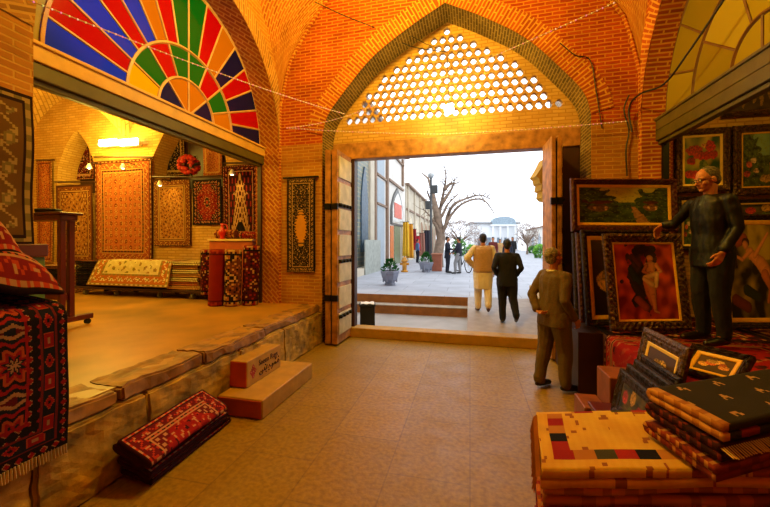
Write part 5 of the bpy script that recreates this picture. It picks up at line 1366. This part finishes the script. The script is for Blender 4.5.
ya, yb_ = fy(357.5)-o.y, fy(368)-o.y
MB().prism(pointed(ya+.3, yb_-.3, .9, 3.0, 4.6, 3.03), (.06, 0, 0)).build('tiled_niche', plain('dark_blue_tile', hx('3a5468'), .4, var=.5, scale=8), b, uvs=False)
wb(368.5, 372.5, 150, None, .10, stonew, 'pilaster'); wb(374, 375.5, 150, None, .08, brownt, 'downpipe')
wb(377, 384, 150, 176, .03, blue_grey, 'upper_panel'); wb(377, 384, 180, 204, .03, blue_grey, 'middle_panel'); wb(377, 384, 207, None, .03, blue_grey, 'lower_panel')
wb(376, 385.5, 176, 178, .1, brownt, 'string_course'); wb(376, 385.5, 204, 206, .1, brownt, 'string_course'); wb(385.6, 387, 152, None, .12, brownt, 'brown_post')
for x, (p_, q_) in ((3.0, (391, 401)),):
    ya, yb_ = fy(p_)-o.y, fy(q_)-o.y; zt = fz(396, 193)-ZP; zs = fz(396, 212)-ZP; zb = fz(396, 224)-ZP
    f = MB().prism(pointed(ya-.25, yb_+.25, zb-.1, zs, zt+.3, 3.0), (.10, 0, 0)).build('window_frame', plain('dark_grey_frame', hx('5a5a58'), .5), b, uvs=False)
    MB().prism(pointed(ya, yb_, zb, zs, zt, 3.10), (.02, 0, 0)).build('pane', plain('pale_glass', hx('c8c4b8'), .2), f, uvs=False)
    MB().box((3.12, ya+.4, zs-.4), (3.15, yb_-.5, zs+.5)).build('red_sign', plain('red_sign', hx('d85a3c'), .5), b)
wb(391, 402.5, 159, 160.5, .12, brownt, 'upper_frame_rail'); wb(401.5, 402.6, 160, 186, .12, brownt, 'upper_frame_post'); wb(388, 402.5, 184, 186, .12, brownt, 'string_course')
wb(390, 393, 226, 262, .05, plain('orange_door_panel', hx('d8742c'), .5), 'orange_shutter'); wb(394, 400, 226, None, .04, plain('green_grey_door', hx('7a8a6c'), .4), 'shop_door'); wb(401, 405, 224, None, .1, stonew, 'pilaster')
MB().box((3.02, .1, 0), (3.35, fy(369)-o.y, .28)).build('plinth', stonew, b); 
MB().box((3.36, fy(356)-o.y, .0), (3.40, fy(372.5)-o.y, fz(366, 240)-ZP)).build('grey_hoarding', plain('grey_green_board', hx('a4aaa2'), .6), b)
# lower row of shops
b2 = empty('shop_row', (XW-3, fy(405)+.3, ZP), 0, label='lower cream row of shops running down the street beyond the white building', cat='building')
o2 = Vector(b2.location); H2 = fz(408, 187); ye = 48
MB().box((0, 0, 0), (3, ye-o2.y, H2-ZP)).build('wall', stonew, b2); MB().box((-.1, 0, H2-ZP), (3.25, ye-o2.y, H2-ZP+.16)).build('cornice', brownt, b2)
for i in range(7):
    ya = 1.0+i*3.2; MB().prism(pointed(ya, ya+2.0, 0, 2.4, 3.3, 3.0), (.05, 0, 0)).build('arched_recess', plain('warm_brick_recess', hx('a07a5c'), .8) if i > 1 else plain('cream_recess', hx('e0d4b8'), .8), b2, uvs=False)
    MB().box((3, ya-.5, 0), (3.12, ya-.2, H2-ZP)).build('pilaster', stonew, b2)
MB().box((3, .2, 3.7), (3.1, ye-o2.y-1, 3.85)).build('string_course', brownt, b2)
# clothes hung outside the shops
for i, (x, yt, yb, c, lab) in enumerate(((406, 222, 256, 'e8b82c', 'tall yellow cloth hanging outside the cream shop'), (410, 224, 258, 'd8941c', 'orange-yellow cloth hanging beside the tall yellow one'), (413.5, 229, 243, '8c1620', 'dark red garment hanging high by the yellow cloths'),
        (417, 236, 250, 'b01c2c', 'bright red garment hanging lower than the dark red one'), (422, 233, 256, '9a6a5c', 'patterned brown and red kilim hanging outside the shops'), (427, 232, 258, '2c2a38', 'dark blue-grey garment hanging past the kilim'))):
    p = PX(x, yb, -4.0); Dc = 4.0/(ST-(x-385)/FPX*CT); ht = (yb-yt)*Dc/FPX; wd_ = .22*Dc/23+.03*(i % 2)
    e = empty('hanging_cloth', (p.x, p.y, max(p.z, ZP+.02)), 0, label=lab, cat='cloth', group='clothes hung outside the street shops')
    cm = plain('cloth_%s' % c, hx(c), .85, var=.4 if i == 4 else .15, scale=20 if i == 4 else 5)
    grid('cloth_panel', lambda u, v: ((u-.5)*2*wd_*(.75+.25*(1-v)), .05*sin(u*14), v*ht), 20, 10, cm, e, thick=.03)
    MB().tube([(-.52, 0, ht), (wd_, 0, ht)], .02, 6).build('hanging_bar', M['iron'], e)
# planters
M['planter'] = plain('grey_blue_stone_planter', hx('8c93a5'), .7, var=.2, scale=6); M['conifer'] = plain('conifer_green', hx('2f8a2a'), .8, var=.5, scale=20, col2=hx('145018'))
def planter(x, yb, yt, ytop, lab, group, wpx):
    p = PZ(x, yb, ZP); D = FPX*(EYE-ZP)/(yb-HY); w = wpx*D/FPX/2; hh = (yb-yt)*D/FPX
    e = empty('stone_planter', (p.x, p.y, ZP+.003), .2, label=lab, cat='planter', group=group)
    mb = MB(); prof_ = [(.62, 0), (.62, .10), (.5, .12), (.55, .2), (.78, .35), (.95, .6), (.98, .74), (1.05, .76), (1.05, .88), (.98, .9), (.9, .9)]
    for (r0, z0), (r1, z1) in zip(prof_, prof_[1:]):
        for k in range(8):
            a0, a1 = 2*pi*(k+.5)/8, 2*pi*(k+1.5)/8
            mb.quad([(r0*w*cos(a0)*1.05, r0*w*sin(a0)*1.05, z0*hh), (r0*w*cos(a1)*1.05, r0*w*sin(a1)*1.05, z0*hh), (r1*w*cos(a1)*1.05, r1*w*sin(a1)*1.05, z1*hh), (r1*w*cos(a0)*1.05, r1*w*sin(a0)*1.05, z1*hh)])
    for k in range(8): a = 2*pi*(k+.5)/8; mb.box((w*.8*cos(a)-.02, w*.8*sin(a)-.02, hh*.2), (w*.8*cos(a)+.02, w*.8*sin(a)+.02, hh*.7))
    mb.build('bowl', M['planter'], e)
    MB().lathe([(w*.9, hh*.8), (w*.9, hh*.86)], n=8).build('soil', plain('soil', hx('3a2c20'), .9), e)
    ht = (yt-ytop)*D/FPX; mb = MB(); rnd = random.Random(x)
    for k in range(230):
        t = rnd.random()**.8; a = rnd.uniform(0, 2*pi); r = w*.95*(1-t)**.8*rnd.uniform(.5, 1)+.02; c = Vector((r*cos(a), r*sin(a), hh*.84+t*ht)); d = Vector((cos(a), sin(a), .9)).normalized(); s = d.orthogonal().normalized()*w*.09
        mb.quad([c-s, c+d*w*.10, c+s, c+d*w*.34])
        mb.quad([c-s.cross(d), c+d*w*.10, c+s.cross(d), c+d*w*.34])
    f = mb.build('foliage', M['conifer'], e, uvs=False, fix=False); f['kind'] = 'stuff'
    MB().tube([(0, 0, hh*.8), (0, 0, hh*.84+ht*.8)], .02, 6).build('stem', M['wood_dark'], e)
planter(390, 285, 269, 257, 'grey stone planter with a small conifer, nearer the doorway', 'stone planters in the street', 18)
planter(426, 272, 261, 251, 'grey stone planter with a small conifer, farther down the street by the tree', 'stone planters in the street', 14)
# hydrant
p = PZ(404.5, 272, ZP); e = empty('fire_hydrant', (p.x, p.y, ZP+.003), 0, label='orange-yellow fire hydrant between the two stone planters', cat='hydrant')
hyd = plain('hydrant_yellow', hx('c98a24'), .5)
MB().lathe([(.16, 0), (.16, .06), (.10, .08), (.10, .45), (.15, .47), (.15, .52), (.11, .55), (.08, .63), (.03, .67), (.03, .72)], n=14).build('barrel', hyd, e, smooth=False)
MB().tube([(-.20, 0, .36), (.20, 0, .36)], .055, 10).build('side_outlets', hyd, e); MB().tube([(0, -.1, .32), (0, -.2, .32)], .06, 10).build('front_outlet', hyd, e)
# tree, lamp post
M['bark'] = plain('grey_brown_bark', hx('8f7a68'), .9, var=.4, scale=5, bump=.8)
p = PZ(437, 267, ZP); D = FPX*(EYE-ZP)/(267-HY)
def tp(x, y, dd=0): return P(x, y, D+dd)-Vector((p.x, p.y, ZP))
e = empty('bare_tree', (p.x, p.y, ZP), 0, label='leaning leafless tree with arching branches beside the street shops', cat='tree')
mb = MB()
mb.tube([(0, 0, 0), tp(438, 255), tp(441, 238), tp(438, 220), tp(435, 205), tp(432, 190, .3), tp(428, 178, .5), tp(422, 173, .6)], [.36, .28, .25, .22, .15, .10, .06, .03], 9)
mb.build('trunk', M['bark'], e, smooth=True)
rnd = random.Random(12); mb = MB()
limbs = [[(438, 220), (441, 205), (444, 190), (446, 178), (445, 168)], [(441, 238), (446, 224), (452, 214), (462, 204), (476, 199), (486, 202), (494, 213)], [(446, 224), (449, 212), (456, 203), (468, 198), (480, 195), (490, 199)],
         [(444, 190), (450, 184), (458, 183)], [(436, 206), (431, 200), (427, 192)], [(441, 205), (447, 196), (452, 188), (455, 178)], [(438, 222), (444, 212), (448, 204), (458, 194)], [(441, 236), (436, 226), (430, 216), (424, 210)]]
for L in limbs:
    pts = [tp(x, y, rnd.uniform(-.5, .5)*(i > 0)+.0) for i, (x, y) in enumerate(L)]; n = len(pts)
    cp = cr([tuple(q) for q in pts], 3); mb.tube(cp, [.095*(1-i/len(cp))**1.1+.018 for i in range(len(cp))], 6)
    for k in range(3, len(cp), 1):
        for s in range(2):
            a = cp[k]; d = Vector((rnd.uniform(-1, 1), rnd.uniform(-1, 1), rnd.uniform(-.3, 1))).normalized()*rnd.uniform(.25, .8); m_ = a+d*.5+Vector((0, 0, rnd.uniform(-.06, .1)))
            mb.tube([a, m_, a+d], [.022, .014, .006], 4)
mb.build('branches', M['bark'], e, smooth=True)
p = PZ(431, 270, ZP); D2 = FPX*(EYE-ZP)/(270-HY); e = empty('street_lamp', (p.x, p.y, ZP), 0, label='dark grey lamp post with two loudspeakers standing before the leaning tree', cat='lamp post')
hp = (270-178)*D2/FPX; gm = plain('dark_grey_metal', hx('4c5052'), .5, metal=.4)
MB().lathe([(.13, 0), (.13, .3), (.08, .4), (.065, 1.2), (.05, hp)], n=12).build('pole', gm, e, smooth=True)
MB().box((.02, -.08, hp-.75), (.32, .08, hp-.35)).build('loudspeaker', gm, e, bevel=.03); MB().box((-.28, -.06, hp-1.5), (-.03, .08, hp-1.1)).build('loudspeaker', gm, e, bevel=.03)
MB().tube([(0, 0, hp-.55), (.2, 0, hp-.55)], .02, 6).build('bracket', gm, e)
MB().lathe([(.10, hp), (.16, hp+.12), (.14, hp+.2), (.03, hp+.28)], n=12).build('lantern', plain('lantern_glass', hx('b8c0c4'), .2), e, smooth=True)
p = PZ(436, 271, ZP); e = empty('brick_planter', (p.x+.05, p.y, ZP+.003), 0, label='reddish brick box planter at the foot of the leaning tree', cat='planter')
MB().box((-.22, -.18, 0), (.22, .2, .75)).build('box', plain('terracotta', hx('a8644c'), .8, var=.2), e, bevel=.02); MB().box((-.25, -.21, .75), (.25, .23, .82)).build('rim', plain('terracotta_rim', hx('b8785c'), .8), e, bevel=.01)
# bicycle
p = PZ(463, 272, ZP); e = empty('bicycle', (p.x, p.y, ZP+.003), R(-62), label='black bicycle held by the man in grey trousers', cat='bicycle')
def wheel(cx, nm='wheel'):
    w = MB().tube([(cx+.33*cos(a), 0, .34+.33*sin(a)) for a in [2*pi*k/28 for k in range(29)]], .022, 6, cap=False).build(nm, M['black'], e, smooth=True)
    mb = MB()
    for k in range(12): a = 2*pi*k/12; mb.tube([(cx, 0, .34), (cx+.32*cos(a), 0, .34+.32*sin(a))], .003, 4)
    mb.build('spokes', gm, w, uvs=False)
wheel(-.5); wheel(.5)
mb = MB()
for a, b_ in (((-.5, 0, .34), (-.08, 0, .32)), ((-.08, 0, .32), (-.2, 0, .82)), ((-.5, 0, .34), (-.17, 0, .72)), ((-.08, 0, .32), (.35, 0, .78)), ((-.17, 0, .74), (.33, 0, .84)), ((.5, 0, .34), (.33, 0, .95))): mb.tube([a, b_], .018, 6)
mb.build('bicycle_frame', M['black'], e)
MB().tube([(.25, -.26, 1.0), (.36, -.1, .98), (.34, 0, .96), (.36, .1, .98), (.25, .26, 1.0)], .014, 6).build('handlebar', gm, e); MB().ball((-.22, 0, .88), .11, 8, squash=(1.2, .7, .35)).build('saddle', M['black'], e, smooth=True)
# pavilion at the end of the street and greenery
D3 = 58
def far(x, y, D=D3): return P(x, y, D)
a, b_ = far(474, 244), far(518, 244); e = empty('white_pavilion', tuple(((a+b_)/2).xy)+(ZP,), TH, label='white building with blue-grey pediment closing the far end of the plaza', cat='building')
w = (b_-a).length/2; zz1 = far(500, 224).z-ZP; zp_ = far(500, 219).z-ZP
wp = plain('bright_white_wall', hx('e4e8ec'), .7, var=.05); rb = plain('blue_grey_roof', hx('93a8b8'), .6)
MB().box((-w, 0, 0), (w, 6, zz1)).build('wall', wp, e); MB().box((-w-.3, -.4, zz1), (w+.3, 6, zz1+.3)).build('roof', plain('grey_roof', hx('8a8c90'), .7), e)
cx = (503-496)*D3/FPX
pts = [(cx-1.9, -.6, zz1-.1), (cx+1.9, -.6, zz1-.1), (cx+1.9, -.6, zz1+.45)]+[(cx+1.9*cos(t), -.6, zz1+.45+.75*sin(t)) for t in [pi*k/10 for k in range(1, 10)]]+[(cx-1.9, -.6, zz1+.45)]
MB().prism(pts, (0, 1.2, 0)).build('pediment', rb, e, uvs=False)
MB().box((cx-2.2, -.7, zz1-.35), (cx+2.2, 0, zz1-.1)).build('entablature', wp, e)
for k in range(4): MB().tube([(cx-1.8+1.2*k, -.5, 0), (cx-1.8+1.2*k, -.5, zz1-.35)], .14, 10).build('column', wp, e)
for k, x in enumerate((-w+1.0, -w+2.4, cx-.6, cx+.6, w-.7)): MB().box((x-.4, -.03, .6 if k != 2 else 0), (x+.4, .0, 2.2)).build('window', plain('grey_blue_glass', hx('7a8a98'), .3), e)
def bush(x, yb, yt, wpx, D, mat, lab, name='bush', n=500, group=None, twig=False):
    p = P(x, yb, D); w = wpx*D/FPX/2; hh = (yb-yt)*D/FPX; e = empty(name, (p.x, p.y, ZP), 0, label=lab, cat='bush' if not twig else 'tree', group=group); rnd = random.Random(x*3)
    zb = 0 if not twig else hh*.25; mb = MB(); q = .09*w+.05
    for k in range(n):
        a = rnd.uniform(0, 2*pi); b = math.acos(rnd.uniform(-.9, 1)); r = rnd.uniform(.55, 1)**.5*(1+.25*noise.noise(Vector((cos(a)*2, sin(a)*2, b*2+x))))
        c = Vector((w*r*sin(b)*cos(a), w*.7*r*sin(b)*sin(a), zb+(hh-zb)*(.45+.55*r*cos(b)))); d = Vector((rnd.uniform(-1, 1), rnd.uniform(-1, 1), rnd.uniform(-.6, 1))).normalized(); s = d.orthogonal().normalized()
        if twig: mb.tube([c, c+d*q*2.6], [.022, .008], 3, cap=False)
        else: mb.quad([c-s*q*.6, c+d*q, c+s*q*.6, c-d*q])
    f = mb.build('twigs' if twig else 'foliage', mat, e, uvs=False, fix=False); f['kind'] = 'stuff'
    MB().tube([(0, 0, 0), (.05, 0, hh*.35), (0, 0, hh*.7)], [.12*w*.5+.05, .08*w*.5+.03, .03], 6).build('trunk', M['bark'], e)
    if twig:
        mb = MB()
        for k in range(16):
            a = rnd.uniform(0, 2*pi); t = rnd.uniform(.3, .9); mb.tube([(0, 0, hh*.3), (w*.4*cos(a), w*.3*sin(a), hh*(.3+.35*t)), (w*.85*cos(a), w*.6*sin(a), hh*(.35+.55*t))], [.07, .045, .015], 5)
        mb.build('boughs', M['bark'], e)
gr = plain('bush_green', hx('5c9a3c'), .8, var=.5, scale=2, col2=hx('2c6a20')); gr2 = plain('bright_bush_green', hx('7cb83c'), .8, var=.4, scale=2, col2=hx('3c8a2c')); br = plain('dry_twig', hx('9a8478'), .9, var=.3)
bush(460, 249, 215, 40, 44, br, 'grey-brown leafless tree filling the street behind the cyclist', 'bare_tree', 700, twig=True)
bush(459, 249, 230, 14, 34, gr, 'rounded green bush behind the two standing men', 'bush'); bush(472, 249, 238, 12, 37, gr2, 'low light green bush nearer the white pavilion', 'bush')
bush(527, 249, 217, 22, 40, br, 'small leafless tree at the right of the white pavilion', 'bare_tree', 500, twig=True)
bush(540, 252, 238, 14, 30, gr2, 'bright green bush beside the right gate leaf', 'bush'); bush(533, 248, 240, 10, 44, gr, 'low green bush under the small leafless tree', 'bush')
bush(481, 247, 231, 12, 50, br, 'tiny leafless shrub in front of the white pavilion', 'bare_shrub', 260, twig=True)
# right-hand street wall, pale, and the yellow stepped cornice beside the gate
b = empty('street_wall', (9.5, 20, ZP), 0, label='long pale building on the far right side of the plaza', cat='building')
MB().box((0, 0, 0), (3, 45, 3.4)).build('wall', white, b); MB().box((-.2, 0, 3.4), (3, 45, 3.6)).build('cornice', brownt, b)
for k in range(8): MB().prism([(0, 2+5*k, 0), (0, 4+5*k, 0), (0, 4+5*k, 2), (0, 3+5*k, 2.7), (0, 2+5*k, 2)], (-.05, 0, 0)).build('arched_door', blue_grey, b, uvs=False)
D4 = 7.6; p0 = P(540, 200, D4); e = empty('stepped_cornice', (p0.x, p0.y, P(540, 200, D4).z), TH, label='yellow stepped brick cornice projecting beside the right gate leaf outside', cat='cornice')
def lc(x, y): q = P(x, y, D4); return ((x-540)*D4/FPX, 0, q.z-e.location.z)
MB().prism([lc(552, 155), lc(546, 158), lc(541, 168), lc(536, 176), lc(539, 178), lc(540, 183), lc(542, 184), lc(541, 190), lc(544, 191), lc(543, 197), lc(546, 200), lc(552, 201)], (0, .35, 0)).build('brick_steps', plain('sunny_yellow_brick', hx('e0a41c'), .8, var=.2), e, uvs=False)
mb = MB(); q = P(556, 150, D4); mb.box((q.x-.06, 6.4, 0), (q.x+.5, 8.6, 5)); struct(mb.build('wall_gate_outer', M['exbrick']))
mb = MB(); mb.box((-4.6, 6.36, 0), (-3.0, 7.0, 6)); struct(mb.build('wall_gate_outer', M['exbrick']))
# bin on the lower paving
p = PZ(366, 328, 0); e = empty('waste_bin', (p.x, p.y+.1, .003), .3, label='black square waste bin with a white bag edge just outside the threshold', cat='bin')
mb = MB(); mb.box((-.15, -.15, 0), (.15, .15, .44)); mb.build('bin_body', M['black'], e, bevel=.02); MB().box((-.165, -.165, .44), (.165, .165, .475)).build('rim', M['black'], e, bevel=.008)
mb = MB(); grid('bin_bag', lambda u, v: ((u-.5)*.28, (v-.5)*.28, .478+.02*abs(sin(u*7+v*5))), 14, 14, M['white'], e, thick=.004)
# ---- bulb, cables, fairy lights
p = P(449, 109, 5.7); e = empty('hanging_bulb', tuple(p), 0, label='bare glowing bulb hanging before the pierced brick screen', cat='lamp')
MB().ball((0, 0, 0), .08, 14).build('glass_globe', plain('lit_globe', (1, .95, .6), .4, emit=(1, .93, .45), estr=30), e, smooth=True)
MB().lathe([(.02, .04), (.024, .06), (.024, .12), (.012, .13)], n=10).build('socket', M['black'], e)
t0 = P(447, 52, 5.9)-p; t1 = P(375, 28, 6.0)-p
mb = MB(); mb.tube([(0, 0, .12), t0, t0+(t1-t0)*.3+Vector((0, 0, .02)), t0+(t1-t0)*.6+Vector((0, 0, .1)), t1], .006, 5); mb.build('flex', M['wire'], e)
lamp('hanging_bulb_light', 'POINT', tuple(p+Vector((0, -.12, 0))), 70, (1, .8, .2), .08)
random.seed(2)
def fairy(pts, lab, sag=.1):
    e = empty('fairy_light_string', pts[0], 0, label=lab, cat='light string'); o_ = Vector(pts[0]); path = []
    for a, b_ in zip(pts, pts[1:]):
        a, b_ = Vector(a), Vector(b_)
        for i in range(24): t = i/24; q = a.lerp(b_, t); q.z -= sag*4*t*(1-t); path.append(q-o_)
    path.append(Vector(pts[-1])-o_); MB().tube(path, .0045, 5).build('cord', plain('white_cord', hx('e0c8a8'), .4), e)
    L = sum((q-p_).length for p_, q in zip(path, path[1:])); mats = [plain('mini_bulb_%s' % c, hx(c), .3, emit=hx(c), estr=.7) for c in ('f0d0b8', 'e088c0', 'c8d070')]; mb = MB(); s = 0; nxt = 0
    for a, b_ in zip(path, path[1:]):
        d = (b_-a).length
        while nxt < s+d:
            mb.ball(a.lerp(b_, (nxt-s)/d), .0075, 6); mb.m[-1] = 0; k = int(nxt*23) % 3; nf = 6*4
            for z_ in range(1, min(len(mb.m), 60)+1):
                if z_ <= len(mb.f)-getattr(fairy, 'last', 0): mb.m[-z_] = k
            fairy.last = len(mb.f); nxt += .05
        s += d
    fairy.last = 0; o = mb.build('mini_bulb', mats, e, smooth=True, uvs=False); o['kind'] = 'stuff'
fairy([P(24, -2, 2.5), P(345, 114, 5.5)], 'string of tiny pink and white lights running from the left vault to the doorway arch', .05)
fairy([P(287, 128, 5.75), P(350, 115, 5.5), P(616, 2, 3.6)], 'string of tiny lights rising to the right across the pierced screen', .03)
fairy([P(287, 128, 5.75), P(440, 134, 5.5), P(628, 121, 4.85)], 'string of tiny lights stretched level below the bulb', .02)
def cable(pts, lab, r=.012): 
    v = [Vector(q) for q in pts]; c = cr([tuple(q-v[0]) for q in v], 6); mb = MB(); mb.tube(c, r, 6); o = mb.build('cable', M['wire']); o.location = v[0]; tag(o, lab, 'cable')
cable([P(725, -2, 3.4), P(690, 50, 3.9), P(664, 84, 4.4), P(640, 94, 4.7), P(629, 108, 4.9), P(632, 132, 4.9)], 'black cable looping down from the olive fan window to the right pier')
cable([PY(629, 95, 5.6), PY(624, 110, 5.6), PY(629, 130, 5.6), PY(626, 150, 5.6), PY(627, 176, 5.6)], 'black cable running down the brick of the right pier', .010)
cable([PY(560, 43, 5.62), PY(575, 55, 5.62), PY(590, 60, 5.62), PY(596, 90, 5.62), PY(602, 128, 5.62)], 'thin cable stapled round the doorway arch on its right shoulder', .007)
cable([P(315, 2, 5.55), P(345, 16, 5.6), P(380, 30, 5.9), P(410, 46, 6.0), P(446, 52, 5.95)], 'thin dark cable crossing the vault towards the pierced screen', .007)
